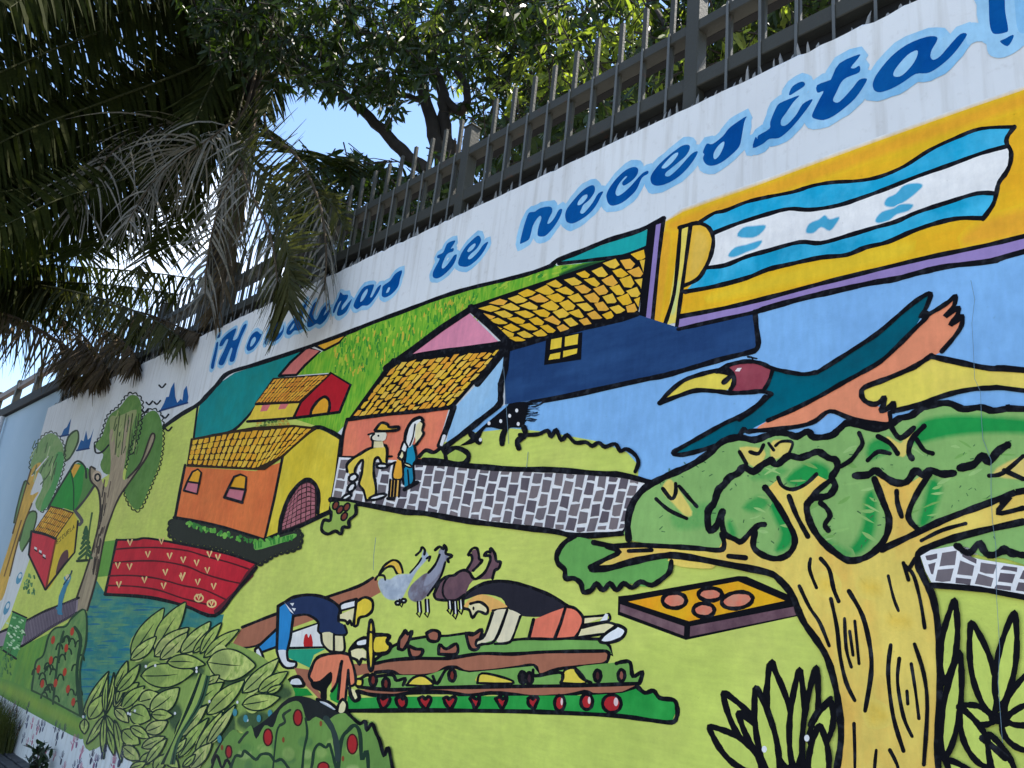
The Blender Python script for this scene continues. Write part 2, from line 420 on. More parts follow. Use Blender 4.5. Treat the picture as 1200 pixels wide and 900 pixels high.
def scallop(s, amp, step, w, c=None, closed=0):
    """an outline of small leafy bumps along a smooth path"""
    p = pts(s)
    if closed: p = p+[p[0]]
    p = catmull(p, False, 10); out = []; acc = 0; ar = sum(p[i-1][0]*p[i][1]-p[i][0]*p[i-1][1] for i in range(len(p))); sg = 1 if ar > 0 else -1
    for i in range(len(p)-1):
        dx, dy = p[i+1][0]-p[i][0], p[i+1][1]-p[i][1]; Ls = math.hypot(dx, dy) or 1e-6; k = max(1, int(Ls/(step/6)))
        for q in range(k):
            t = q/k; ph = (acc+Ls*t)/step*math.pi; o = amp*abs(math.sin(ph))
            out.append((p[i][0]+dx*t+dy/Ls*o*sg, p[i][1]+dy*t-dx/Ls*o*sg))
        acc += Ls
    out.append(p[-1]); mid = out[len(out)//2]
    CUR.ribbon(out, paint(c or BLACK), w*1.3, 0, onwall1)
def scribble(x0, y0, x1, y1, amp, n, w, c=None):
    """a leafy, wavering outline"""
    p = [(x0+(x1-x0)*i/n+U(-amp,amp)*.5, y0+(y1-y0)*i/n+(amp if i % 2 else -amp)) for i in range(n+1)]
    L(p, w, c)
BLACK = (17,18,25); FIELD = (192,209,106); SKYB = (126,178,236); NAVY = (34,64,114); YEL = (236,192,62); ORA = (238,164,48)
CORAL = (232,134,106); CREAM = (228,220,180); BROWN = (166,108,88); GREEN = (30,148,66); MIDG = (122,174,92); LIMEY = (226,208,92)
MAUVE = (146,70,84); TEALW = (0,98,122); PAVE1 = (112,106,116); PAVE2 = (96,90,102); WHT = (222,226,238); FOL = (134,178,108); FOLD = (16,146,72)
TRUNK = (228,206,108); LETB = (6,84,158); LETH = (150,198,238); RED = (196,40,58); LEAFC = (172,192,104); LEAFO = (24,46,40)

# --- broad fields of colour
M('painted_sky', 'broad light blue field of painted sky')
Z(0, 0)
F(SKYB, '592,474 662,462 750,444 812,429 875,412 888,366 905,360 975,341 1050,326 1112,311 1162,304 1200,294 1420,235 1420,640 760,640 700,600 640,540 600,520 540,512', 0)
M('painted_field', 'yellow green painted meadow filling the lower half')
F((FIELD), '12,720 40,640 70,600 100,575 150,540 190,503 212,488 232,474 260,470 390,500 400,520 470,540 545,508 600,502 640,506 700,517 735,530 748,545 748,558 748,600 800,640 900,650 1200,650 1420,700 1520,1190 1000,1120 700,1050 420,980 230,922 150,888 100,857 0,807 -14,800 0,740', 0, alt=(198,211,112), altscale=1.4)
M('painted_lawn', 'green painted lawn at the far end')
T(0, 3)
F((98,152,72), '-30,350 100,330 250,260 380,180 412,170 412,640 390,745 200,645 0,540 -30,524', 0, alt=(120,164,70), altscale=7, stretch=(1,1,.3))
S((146,172,70), '-20,500 60,520 200,590 385,690 385,738 200,645 0,535', 11, .7, under=(98,152,72))
M('painted_water', 'teal painted pond behind the leafy plant')
F((52,128,132), '420,-20 440,0 495,85 700,100 870,140 1010,182 1050,180 1035,250 960,300 700,420 560,520 440,700 385,660 372,470 400,300', 0, alt=(96,150,120), altscale=4, stretch=(.6,1,2.4))
for i in range(150):
    x, y = U(395,760), U(110,690)
    if y > 760-(x-390)*1.1: continue
    L([(x-U(20,60), y+2), (x, y), (x+U(20,50), y+1)], U(.9,2.2), random.choice([(36,112,146),(70,140,128),(96,150,116),(44,122,140)]), 1, taper=.8)
T(0, 2)
F((104,160,72), '490,738 552,730 510,900 455,905', 0)
T(0, 0)

# --- painted hills behind the houses
M('painted_hill', 'green painted grass hill with hatched strokes under the lettering')
Z(0, 0)
F((96,168,52), '407,391 437,379 475,365 512,351 550,339 600,327 625,320 647,312 690,308 690,318 655,326 600,343 557,360 530,380 482,416 462,424 440,455 410,492 396,507 380,502 345,491 398,484 411,450 385,437 345,440 357,427 380,410', 0, alt=(142,188,62), altscale=14, stretch=(3,1,.6))
for i in range(420):
    x = U(392, 560); y0 = 395-(x-400)*.36; y = U(y0+4, y0+70-abs(x-470)*.35)
    L([(x, y), (x+U(-1,2), y-U(3,7))], U(.8,1.5), random.choice([(164,196,70),(80,156,50),(200,180,70),(58,140,56)]), 0)
for i in range(30):
    x = U(575, 665); y = 326-(x-600)*.28+U(0,10); L([(x, y), (x+U(2,6), y-U(1,3))], U(1,1.8), random.choice([(164,196,70),(58,140,56)]), 0)
S((20,60,50), '655,322 680,311 700,306 720,306 690,314 670,322', 3, .9, under=(96,168,52))
M('painted_teal_hill', 'teal painted hill at the left above the tiled house')
F((20,140,146), '256,450 275,437 300,429 355,410 350,420 335,440 322,455 300,475 287,492 272,505 226,516 234,475', 0, alt=(28,130,130), altscale=3)
M('painted_teal_ridge', 'teal painted ridge over the navy house')
T(2, 1)
F((30,160,166), '210,332 300,295 420,250 540,210 648,172 640,275 540,290 470,312 400,325 300,336', 0)
M('painted_plots', 'pink and orange painted plots on the hillside')
T(1, 1)
FO((208,120,120), '108,862 160,800 240,728 302,745 230,812 190,857', 2.2, 0)
FO((234,178,62), '268,715 432,663 390,706 320,742', 2.2, 0)
M('painted_ridge_line', 'black brush line along the top of the painted hills')
Z(0, 0)
L('191,501 212,486 232,474 244,462 255,450 268,437 300,427 355,409 407,390 437,378 475,364 512,350 550,338 600,326 625,319 647,311', 3.6)
L('647,311 654,305 680,295 712,282 750,270 778,256', 4.2)
L('655,309 700,304 730,300 760,289', 3.2)
L('232,474 227,514', 1.8); L('226,516 250,510 272,505 287,492 302,474', 2.2)

# --- flag panel
M('painted_flag_panel', 'orange and yellow painted panel behind the flag')
FP = '779,260 800,247 850,229 900,212 950,193 1000,175 1050,157 1100,139 1150,122 1200,105 1420,22 1420,222 1200,279 1087,303 1012,321 900,349 797,371 779,381 763,385'
S((244,198,48), FP, 7, 1, 0, under=(214,222,236))
F((250,204,48), '781,266 800,252 850,236 900,220 1000,183 1100,147 1200,113 1420,40 1420,222 1200,278 1087,302 1012,320 900,348 797,370 779,380 764,384', 0, alt=(248,186,46), altscale=2.6, stretch=(.7,1,1.6))
S((246,176,54), '785,262 850,236 950,199 1050,163 1200,111 1400,50 1400,62 1200,124 1050,176 950,212 850,248 800,268', 8, .8, under=(250,204,48))
S((246,176,58), '765,380 772,320 778,275 786,280 780,330 772,382', 5, .7, under=(250,204,48))
S((246,172,62), '1150,262 1200,245 1300,215 1300,250 1200,275 1130,285', 12, .7, under=(250,204,48)); S((246,212,60), '830,352 900,338 1000,315 1060,298 1060,285 950,312 850,340', 8, .8, under=(250,204,48))
M('painted_purple_band', 'purple band under the flag panel')
F((146,128,190), '795,374 850,361 900,350 1012,321 1087,303 1200,279 1420,222 1420,238 1200,295 1162,305 1112,311 1050,327 975,342 900,361 795,385', 0)
L('797,371 850,361 900,349 960,333 1012,320 1087,302 1140,291 1200,277 1420,220', 4)
L('885,366 900,361 940,350 975,342 1020,332 1050,327 1080,319 1112,312 1162,306 1200,295 1420,238', 5)
M('painted_purple_post', 'purple and black upright strip beside the flag')
T(2, 1)
F(BLACK, '636,172 714,122 658,642 588,668', 0); F((140,124,186), '676,155 702,146 650,630 624,637', 0)
L('712,124 690,300 656,640', 3.4); L('590,664 660,640 715,622', 4)
M('painted_flag', 'painted blue and white flag with blue stars on a yellow pole')
F((232,214,104), '792,165 832,158 776,612 724,622', 0)
S((190,214,150), '770,430 785,430 765,560 745,560', 4, .7, under=(232,214,104))
F((242,196,72), '845,152 880,150 920,172 945,220 935,290 910,350 870,410 806,442', 0)
S((246,206,96), '860,200 900,200 915,260 880,350 840,390', 6, .8, under=(242,196,72))
Z(0, 0)
FLT = '821,260 837,250 850,247 875,237 900,231 930,225 952,218 975,214 1007,212 1032,207 1060,195 1090,176 1120,162 1150,151 1189,149'
FLB = '1152,256 1125,256 1100,261 1070,271 1040,284 1015,290 992,299 962,302 925,310 900,316 875,326 837,336 803,342'
S1 = '1179,172 1150,180 1112,194 1075,207 1040,221 1010,232 982,241 950,246 925,245 900,251 865,262 837,273'
S2 = '827,314 850,311 875,301 900,294 937,284 962,285 995,276 1025,267 1050,260 1075,249 1112,237 1145,227 1167,227'
F((232,236,246), S1+' 836,285 834,298 '+S2+' 1172,214 1181,200 1185,180', 0)
F((28,160,210), FLT+' 1180,160 '+S1+' 832,268', 0, alt=(70,180,228), altscale=5); F((26,156,204), S2+' 1162,242 '+FLB+' 817,327', 0, alt=(70,180,228), altscale=5)
L(FLT, 3.2); L(S1, 3.6); L(S2, 3.8); L(FLB, 4)
L('1189,149 1181,160 1180,168 1185,178 1184,192 1179,203 1171,214 1168,226 1164,240 1152,257', 4)
T(2, 1)
L('790,170 780,300 760,480 718,622', 3.4); L('838,158 815,330 790,510 772,640', 3.4); L('785,168 845,150 885,148 925,170 945,220 937,285 912,348 872,408 806,440', 3.6)
T(3, 1)
ST = (44,160,208)
S(ST, '180,190 195,150 240,130 268,110 290,130 335,118 320,150 290,182 250,165 215,192', 2, .95, under=(232,236,246))
S(ST, '548,62 560,30 600,10 640,-30 700,-40 725,-28 700,0 650,40 590,70', 2, .95, under=(232,236,246))
S(ST, '505,132 535,95 590,78 620,60 680,60 660,88 605,105 570,132 520,146', 2, .95, under=(232,236,246))
T(2, 1)
S(ST, '1058,208 1085,168 1140,160 1190,158 1172,190 1130,214', 2, .95, under=(232,236,246)); S(ST, '1015,298 1045,262 1100,248 1172,228 1150,262 1100,282 1045,305', 2, .95, under=(232,236,246))

# --- navy house
m = M('painted_navy_house', 'navy painted house with yellow tiled roof'); Z(0, 0)
F(NAVY, '592,408 748,369 795,384 885,367 888,408 875,414 812,430 750,445 662,464 592,474', 0, alt=(42,76,128), altscale=4, stretch=(.5,1,2))
L('885,366 887,385 889,402 886,410 875,414 850,420 812,431 780,440 750,446 662,465 598,476', 4.6); L('795,386 840,376 885,366', 3.6)
M('roof', parent=m)
F(BLACK, '553,358 600,342 675,317 720,302 762,289 748,368 675,388 594,408', 0)
cells('557,359 600,344 675,319 759,291', '592,405 640,394 675,385 749,365', 12, 5, [YEL,(240,200,74),(240,182,74),(234,186,52)], shear=.27, gu=.24, gv=.27, bulge=.3, jit=.1, wave=.4)
L('597,409 640,397 675,387 720,377 748,368', 4)
M('window', parent=m); T(2, 1)
F(BLACK, '162,688 332,658 326,786 152,812', 0)
for q in ('186,692 236,682 232,730 181,740', '251,680 313,666 309,714 249,725', '181,762 229,752 226,781 173,788', '243,746 309,734 306,757 241,776'): F((236,206,70), q, 0)

# --- pink gabled house
m = M('painted_gable_house', 'coral painted house with pink gable and yellow tiled roof'); Z(0, 0)
F(CORAL, '407,491 526,479 512,527 486,546 398,538', 0, alt=(224,124,104), altscale=4)
F((152,196,238), '594,412 590,445 586,473 523,522 531,480 560,450', 0, alt=(134,186,236), altscale=3)
F((218,140,172), '481,417 549,366 586,402', 0)
M('roof', parent=m)
F(BLACK, '460,420 596,404 530,480 408,492', 0)
cells('464,424 528,416 591,409', '412,490 470,484 527,477', 15, 7, [YEL,(240,186,66),(238,170,62),(240,200,86)], gu=.26, gv=.28, bulge=.4, jit=.14, wave=.35)
T(1, 1)
L('612,828 730,745 870,640 1010,548', 5.6, sm=0); L('1012,545 1100,625 1190,712', 7, sm=0); L('640,805 740,770 950,738 1140,712 1190,705', 4); L('1185,715 1090,835 1040,900', 7, sm=0)
L('1180,730 1172,830 1150,900', 5, sm=0)
T(1, 2)
L('1150,0 1148,60 1140,100 1060,165 985,225 890,295', 5); L('930,110 900,200 862,290', 5, sm=0); L('885,245 872,285', 3, WHT, 0); L('430,168 600,145 760,130 915,112', 3.2); L('430,165 410,240 398,345', 2.6); L('398,342 520,345 640,340', 2)

# --- the red gabled house
m = M('painted_red_house', 'small painted house with crimson gable and yellow wall'); Z(0, 0)
F((232,204,76), '300,474 352,472 344,489 290,494', 0)
F((176,32,46), '353,471 388,438 411,451 398,483 345,490', 0)
T(1, 2); F((240,176,54), '256,150 262,122 290,84 320,64 338,78 343,110 335,142', 0); L('256,152 262,120 290,80 322,60 342,76 346,110 336,142', 2.6)
for q in ('32,96 70,96 52,126 20,130', '116,92 156,90 138,116 104,120'): F((208,112,120), q, 0)
Z(0, 0); L('344,490 353,471 388,437 411,451 398,483', 2.4, sm=0); L('300,474 352,471', 2); L('290,494 320,492 344,490 398,483', 2.4, sm=0)
M('roof', parent=m); F((48,34,26), '298,474 320,443 388,438 352,472', 0)
cells('321,444 386,439', '300,472 351,470', 14, 5, [(222,160,60),(232,178,70),(214,142,56)], gu=.22, gv=.22, bulge=.5, jit=.12)

# --- the big yellow house
m = M('painted_orange_house', 'orange painted house with yellow gable end and arched barred door')
F((226,124,72), '217,547 300,552 331,541 311,631 250,615 205,606', 0, alt=(216,112,66), altscale=3)
F((214,192,58), '332,535 371,502 400,513 388,598 312,631', 0, alt=(224,206,74), altscale=3)
L('217,545 211,575 205,607', 2.4, sm=0); L('205,607 250,615 300,630 312,633', 3.2); L('332,535 322,585 311,632', 2.4, sm=0); L('332,533 352,515 371,501 388,506 401,514', 4); L('401,513 395,560 388,598', 3.4, sm=0); L('312,633 350,617 389,599', 4.4, sm=0)
M('roof', parent=m); F((52,38,26), '224,514 272,505 300,500 345,498 372,501 332,536 311,551 300,551 219,547', 0)
cells('226,516 272,507 345,500 368,502', '220,544 250,546 300,549 331,534', 20, 5, [YEL,(236,176,56),(228,168,50),(240,198,76)], gu=.26, gv=.26, bulge=.55, jit=.1)
T(1, 2); cells('0,182 60,172 150,162', '0,202 80,198 165,194', 9, 2, [(176,170,80),(90,120,60),(200,160,70)], gu=.3, gv=.3, bulge=.4, jit=.2)
M('door', parent=m)
F((52,34,38), '114,698 124,620 160,530 210,466 250,449 282,474 297,530 292,604 280,626', 0)
cells('160,540 208,472 250,458 280,480', '116,690 170,672 230,648 282,622', 7, 8, [(172,110,122),(160,98,112)], gu=.2, gv=.2, bulge=0, jit=.05)
L('114,698 124,620 160,530 210,466 250,449 282,474 297,530 292,604', 3.6)
M('window', parent=m); T(0, 2)
F((238,176,50), '880,456 905,412 930,400 946,416 936,466', 0); F((196,118,138), '864,500 880,460 936,466 926,516', 0); L('864,500 882,455 905,412 930,400 946,416 936,466 926,516 864,500', 1.8, sm=0); L('880,458 938,466', 1.6, sm=0)
M('window', parent=m)
F((238,176,50), '1078,482 1100,435 1130,424 1156,436 1154,496', 0); F((196,118,138), '1054,530 1074,486 1152,496 1136,556', 0); L('1054,530 1076,482 1100,435 1130,424 1157,436 1152,500 1137,558', 2, sm=0); L('1074,486 1154,496', 2, sm=0); L('1054,532 1138,556', 3, sm=0)
M('painted_hedge', 'dark painted hedge strip below the orange house')
scallop('806,640 806,714 900,750 1000,762 1100,790 1200,840 1240,830 1300,795 1360,780 1405,760 1410,700 1390,690', 2.4, 7, 2.6, (40,44,40))
F((46,50,46), '806,640 830,636 1000,664 1200,722 1246,728 1340,700 1390,690 1410,700 1405,760 1360,780 1300,795 1240,830 1200,840 1100,790 1000,762 900,750 806,714', 1)
for i in range(60):
    t = R(); x = 870+t*440; y = 648+t*118-max(0, t-.75)*190+U(-6,10); L([(x, y), (x+U(-14,14), y+U(4,14))], U(1.5,2.8), random.choice([(96,168,70),(120,186,84),(60,130,60)]), 0)
T(1, 2); F((110,176,84), '0,745 60,738 180,702 182,724 60,765 0,778'); 
for i in range(18): x = U(0,180); L([(x, 770-x*.22), (x+U(-4,4), 745-x*.2)], 1.2, (60,140,60), 0)

# --- paved path and hedges
M('painted_path', 'grey paved street with white joints'); Z(0, 0)
F(WHT, '398,536 513,542 600,550 700,554 745,558 762,565 742,585 737,610 735,622 722,626 675,628 650,623 600,617 550,611 500,602 475,600 425,591 389,586', 0)
cells('398,538 455,541 513,543 600,551 700,556 752,561', '389,585 440,593 500,601 550,609 600,615 650,621 675,625 737,620', 28, 4, [PAVE1, PAVE2, (120,112,120)], gu=.24, gv=.17, stag=1, bulge=0, jit=.07)
L('480,541 513,543 560,547 600,550 650,551 700,555 730,557 765,566', 5); L('389,586 425,591 475,600 500,602 550,611 600,617 650,623 675,628 722,626 735,622 738,605 745,585 765,566', 5)
M('painted_bush', 'round painted hedge with a scalloped black edge')
T(2, 2)
L('40,240 80,240 130,236 170,220 188,250 210,216 236,266 262,240 300,276 350,274 380,292 410,276 440,296 488,282 512,316 540,306 580,332 597,370 582,412', 3.6)
T(1, 2)
Z(0, 0)
for i in range(46): x, y = U(602,624), U(470,494); L([(x, y), (x+U(3,7), y+U(-2,2)), (x+U(8,15), y+U(-4,3))], U(.5,2), random.choice([(20,26,36),(34,48,70),(62,92,134),(90,130,180)]), 1, taper=.9)
T(1, 2)
F(BLACK, '960,290 1000,262 1060,205 1150,130 1195,95 1240,85 1280,92 1270,140 1255,200 1200,205 1160,215 1080,205 1040,270')
L('1012,236 1048,272', 6); L('1180,200 1160,240 1156,282', 5)
for x, y in ((1095,185),(1150,175),(1055,262),(1225,125),(1232,188),(1262,248),(1192,150)): F(WHT, ov(x, y, 7, 9))
T(2, 2); L('60,205 66,240 30,270 36,302', 5); T(1, 2)
F((172,196,96), '770,340 800,310 840,320 870,300 900,330 940,308 990,320 1000,346 970,376 880,362 800,356')
L('770,340 800,312 838,322 872,302 890,330 895,358', 3.6); L('896,322 940,300 990,320 1000,348 970,376 880,364 790,356', 4.4)
M('painted_shrub', 'small painted shrub with brown buds at the house corner')
F((150,178,90), '355,555 470,560 470,610 450,640 420,680 400,700 370,690 340,700 312,680 320,640 360,610')
L('470,570 472,610 440,640 440,672 412,672 402,704 376,690 340,704 312,684 322,640 352,640 356,600', 3)
for x, y, r in ((398,590,.6),(418,622,.5),(378,570,.4),(430,578,.5)): F((120,60,52), ov(x, y, 12, 18, rot=r)); L(ov(x, y, 13, 20, rot=r), 1.6, closed=1)

# --- the family on the street
M('painted_man', 'painted man in yellow clothes and straw hat walking on the street')
F((222,200,82), '430,384 455,352 490,330 540,302 612,290 616,365 592,372 578,345 562,360 556,420 566,480 562,530 520,545 508,500 488,470 500,420 506,350 462,400 466,430 432,412', 1)
L('432,412 430,380 455,352 490,330 540,302 612,290 616,365', 2.6); L('466,430 470,395 505,355 500,420 488,470 508,500 520,545', 2.2); L('592,372 578,345 560,360 556,420 566,480 562,530 522,547', 2.4)
F((230,226,214), '538,238 570,226 612,228 614,252 600,268 548,268'); L('530,238 560,232 545,250 552,268 590,272', 1.8); F((232,222,180), '552,270 598,270 604,298 552,300', 0); L('552,268 550,300', 2)
F(YEL, '562,216 590,186 618,190 630,205 672,203 668,216 610,222'); L('562,218 590,184 620,190 630,204 672,202 668,216 620,222 565,222', 2.6)
for q in (ov(460,440,22,16,rot=-.6), ov(595,385,26,11), ov(452,486,24,14,rot=-.9), ov(575,530,40,11,rot=-.25), ov(430,530,24,10,rot=-.5)): F(WHT, q); L(q, 2.2, closed=1)
F(BLACK, ov(578,244,5,5))
M('painted_woman', 'painted woman with long white hair in blue clothes')
F((28,138,178), '708,300 746,290 756,352 740,382 700,384'); F((28,128,168), '690,402 702,384 738,382 742,458 712,488 696,470')
F(CREAM, '752,262 745,220 768,172 790,188 783,220 790,232 776,258 752,288'); L('768,170 790,186 783,218 790,232 776,258 754,286', 2.2)
F((232,236,244), '704,272 710,222 735,176 770,160 780,170 755,196 748,250 732,292 712,296'); L('712,296 702,270 710,220 735,176 772,158 786,170', 3); L('750,190 740,250 725,290', 1.4)
L('708,300 700,384 690,402 696,470', 2.2); L('746,290 757,352 742,384 745,458 712,490', 2.2); L('716,404 722,478', 1.6); L('700,496 760,462', 3.4)
F(CREAM, ov(716,382,20,7,rot=.4)); L(ov(716,382,20,7,rot=.4), 1.5, closed=1)
M('painted_child', 'painted child in an orange top between the two adults')
F((224,166,60), '656,370 688,356 692,442 644,442'); L('656,368 646,442 692,442 690,358', 2); F(CREAM, '674,334 690,308 702,338 688,356'); L('674,334 690,308 702,338 688,356 672,346', 2.4)
F((232,236,244), '684,300 700,270 710,290 704,318'); L('684,304 698,270 712,288', 2)
F((214,170,90), '634,452 682,452 672,528 630,532', 0)
for x in (634,648,662,680): L([(x,450),(x-6,530)], 2, BLACK, 0)
L('622,538 650,538', 3); L('622,384 658,368', 2)

# --- red field
M('painted_red_plot', 'red painted plot with rows of seedlings'); T(0, 2)
F(RED, '550,731 700,724 900,760 1080,800 1200,842 1188,902 1110,970 1010,1084 870,1040 700,1000 495,985', 0, alt=(184,34,52), altscale=5)
F((92,34,48), '1200,842 1190,902 1010,1086 1005,1062 1105,968 1160,880', 0)
L('550,731 640,730 700,724 900,760 1080,800 1205,842', 2); L('550,731 525,850 495,986', 2.2); L('495,986 700,1000 870,1040 1010,1086 1110,975 1205,860', 3)
for s in ('548,775 640,768 760,768 880,782 960,806 1080,838 1170,868', '530,838 640,830 760,832 880,856 960,890 1060,920 1130,935', '512,900 620,898 740,912 860,945 960,965 1060,1010', '505,945 620,948 740,965 860,1005 1000,1040'): L(s, 1.5, (84,26,36))
for x, y in ((612,745),(760,738),(696,800),(798,808),(862,826),(925,840),(985,800),(1025,815),(555,852),(610,858),(778,884),(860,900),(975,875),(680,920),(770,948),(856,910),(930,930),(1005,950),(560,942),(935,1000),(995,1028)):
    L([(x-9,y-12),(x,y+12),(x+10,y-14)], 1.5, (226,196,140), 0)
for x, y in ((936,1004),(996,1030)): L(ov(x, y, 20, 16), 1.4, (226,196,140), closed=1)

# --- far left: trees, school, path
M('painted_left_tree', 'tall thin painted tree at the far end of the wall')
T(0, 2)
F((136,166,112), '145,402 150,350 190,262 240,230 282,262 300,322 286,420 232,560 190,598 165,560 200,480 190,420', 1, alt=(116,156,96), altscale=8)
F((84,160,92), '262,330 300,330 286,420 232,560 192,598 205,540 250,450', 1)
F((136,166,112), '300,335 320,250 362,218 366,270 332,340 306,362'); F((110,150,96), '84,562 115,458 136,480 70,645'); F((110,150,96), '92,725 130,612 172,606 152,700 104,785')
F((196,160,78), '-30,1010 0,890 60,700 110,520 145,402 192,368 170,440 142,520 182,505 150,560 112,660 72,800 45,900 10,1010', 1, alt=(214,176,84), altscale=6)
scallop('145,402 150,350 190,262 240,230 282,262 300,322 286,420 232,560 190,598', 2.4, 5.5, 1.0, (48,62,42)); L('300,335 320,250 362,218 366,270 332,340 306,362', 1.6, (60,76,52)); L('66,650 84,562 115,458 136,470', 1.5, (60,76,52)); L('92,735 130,612 172,606 152,700 104,785', 1.5, (60,76,52))
L('60,700 110,520 145,402', 1.2, (90,70,40)); L('45,900 90,720 150,560', 1.2, (90,70,40)); L('20,900 100,640', 1.1, (120,90,50)); L('150,430 225,340', 1.1, WHT); L('190,470 230,420 270,330', 1, (70,90,60))
for i in range(16):
    x = U(160,270); y = U(270,470)-abs(x-220)*.5; L([(x, y), (x-U(8,22), y+U(30,70))], .9, random.choice([(84,110,72),(70,96,62),(176,196,150)]), 0)
M('painted_round_hill', 'bright green painted cone of a hill with an orange tip')
F((46,148,60), '225,582 270,500 330,402 368,370 400,398 412,480 400,530 350,592 300,582'); S((92,140,72), '398,400 430,430 440,480 390,555 360,585 385,500', 3, .9, under=(46,148,60))
F((232,180,64), '334,408 352,374 378,380 345,440', 0); L('225,582 270,500 330,402 352,368 374,364 400,392 405,440', 1.8, (40,52,44)); L('330,402 345,480 345,595', 1.2, (30,80,44)); L('440,480 400,540 352,595', 2, (70,66,70)); L('352,595 384,640 372,660', 3, (90,86,92))
m = M('painted_school', 'red and yellow painted schoolhouse with tiled roof')
F((204,54,72), '148,690 200,700 262,724 240,820 228,960 212,964 182,900 135,800', 0); F((212,188,60), '264,722 346,600 366,642 350,790 300,850 232,958 222,960', 0)
F((96,62,72), '262,895 275,830 295,790 318,778 320,820 300,850', 1)
L('148,690 135,800 182,900 212,964', 1.8, sm=0); L('264,722 240,840 214,964', 1.6, (120,50,30), 0); L('366,642 350,790 300,850 214,964', 1.8, sm=0)
for x, y in ((168,770),(190,785),(208,805)): F(WHT, [(x-6,y-8),(x+6,y-2),(x+4,y+12),(x-7,y+5)], 0); L([(x-6,y+6),(x+5,y+14)], 1.2)
M('roof', parent=m); F((70,46,30), '158,690 238,570 290,582 348,602 262,726 200,700', 0)
cells('240,574 290,586 342,606', '162,688 210,702 260,720', 12, 5, [(222,168,58),(210,150,52),(230,182,70)], gu=.22, gv=.24, bulge=.5, jit=.1)
L('156,692 210,704 262,726', 2.4)
M('lettering', 'small black hand lettering on the schoolhouse', parent=m)
def tiny(base, ang, h, txt):
    G = {'E':[[(1,0),(0,0),(0,1),(1,1)],[(0,.5),(.8,.5)]],'S':[[(1,.1),(.3,0),(0,.25),(.8,.6),(.9,.9),(0,1)]],'C':[[(1,.1),(.4,0),(0,.5),(.4,1),(1,.9)]],'U':[[(0,0),(0,.8),(.5,1),(1,.8),(1,0)]],'L':[[(0,0),(0,1),(1,1)]],'A':[[(0,1),(.5,0),(1,1)],[(.2,.6),(.8,.6)]]}
    for i, ch in enumerate(txt):
        for st in G[ch]:
            L([(base[0]+ang[0]*(i+.62*u)+h[0]*(v-1), base[1]+ang[1]*(i+.62*u)+h[1]*(v-1)) for u, v in st], .5, (50,40,20), 0)
tiny((266,752), (12.6,-11.5), (-1,19), 'ESCUELA')
M('painted_grey_tree', 'grey painted tree with a forked trunk and two green crowns')
F((108,146,76), '444,290 480,240 510,152 560,110 600,60 630,52 655,72 665,130 650,230 612,330 580,402 500,424 470,380 484,330', 1, alt=(92,134,66), altscale=9)
F((96,140,72), '594,400 630,270 670,160 722,124 756,170 762,270 745,380 700,490 652,588 610,562 585,500', 1, alt=(86,130,62), altscale=6)
F((150,160,110), '515,160 560,150 640,120 620,200 590,330 560,340 530,300', 1)
F((172,158,136), '340,1060 395,900 445,740 470,600 462,500 425,452 424,390 446,398 470,432 490,480 505,470 520,370 513,240 530,215 545,320 560,340 575,250 600,160 614,170 590,260 590,340 575,440 600,440 660,370 708,240 726,252 690,340 622,440 560,530 522,620 490,720 455,900 410,1062', 1, alt=(150,136,118), altscale=10, stretch=(2,1,.4))
L('444,290 450,322 480,318 510,286', 1.6); scallop('444,290 480,240 510,152 560,108 600,56 630,50 660,76 662,130 650,230 612,330', 2.6, 6, 1.2, (30,38,30))
for i in range(26):
    x = U(520,650); y = U(90,300); L([(x, y), (x-U(4,12), y+U(24,60))], .8, random.choice([(60,84,50),(168,180,120),(84,104,60)]), 0)
scallop('594,400 630,270 660,180 700,130 725,124 756,160 762,270 745,380 715,450 700,490 652,588 610,562 585,500', 2.6, 6, 1.1, (34,46,32))
L('340,1060 395,900 445,740 470,600 462,500 425,452 424,390 446,398', 1.8, (58,50,46)); L('410,1062 455,900 490,720 522,620 560,530 622,440 690,340 726,252 708,240 660,370 600,440', 1.6, (58,50,46))
for i in range(26):
    t = R(); x = 440+t*90+U(-16,16)-t*30; y = 900-t*420; L([(x, y), (x+U(6,14), y-U(30,80))], U(.8,1.6), random.choice([(74,62,56),(110,96,84),(60,52,48)]), 0)
F((196,178,160), ov(455,432,22,26)); L(ov(458,438,12,16), 1.6, closed=1)
for x in (540,570,600,630): L([(x,330),(x+14,200),(x+22,140)], .9, (70,84,50))
M('painted_birds', 'tiny black painted birds in the white sky')
for x, y in ((760,12),(700,92),(736,90),(680,128),(775,155),(790,215)): L([(x-14,y-6),(x,y+5),(x+16,y-12)], 1.5)
M('painted_church', 'blue painted church silhouettes on the white ground')
F((28,92,160), '286,245 300,212 314,202 334,160 322,236', 0); F((28,92,160), '360,312 380,262 392,268 404,218 412,262 424,250 440,208 418,302', 0)
F((24,88,158), '750,126 770,90 780,62 792,60 802,20 818,-8 822,60 832,88 848,70 856,78 862,30 876,8 884,60 880,86', 0)
for q in ('286,245 322,238', '360,312 418,302', '750,126 880,88'): L(q, 1.4, (30,60,120), 0)
M('painted_pine', 'small dark painted fir by the grey tree')
for i in range(6):
    y = 690+i*24; L([(404,y-20),(404-10-i*5,y+10)], 2.2, (52,92,60)); L([(404,y-20),(410+i*4,y+6)], 2.2, (52,92,60))
L('432,605 420,680 404,820', 1.6, (70,100,60)); L('362,830 410,826', 2.4, (40,60,44))
M('painted_lane', 'grey violet painted lane crossing the far lawn')
T(0, 3)
F((146,134,154), '-20,270 0,264 120,212 280,138 368,104 362,172 240,240 110,328 0,334 -20,336', 0)
L('-20,270 0,264 120,212 200,170 280,138 370,102', 2.2); L('-20,336 0,334 90,330 120,318 240,240 362,172', 2.2)
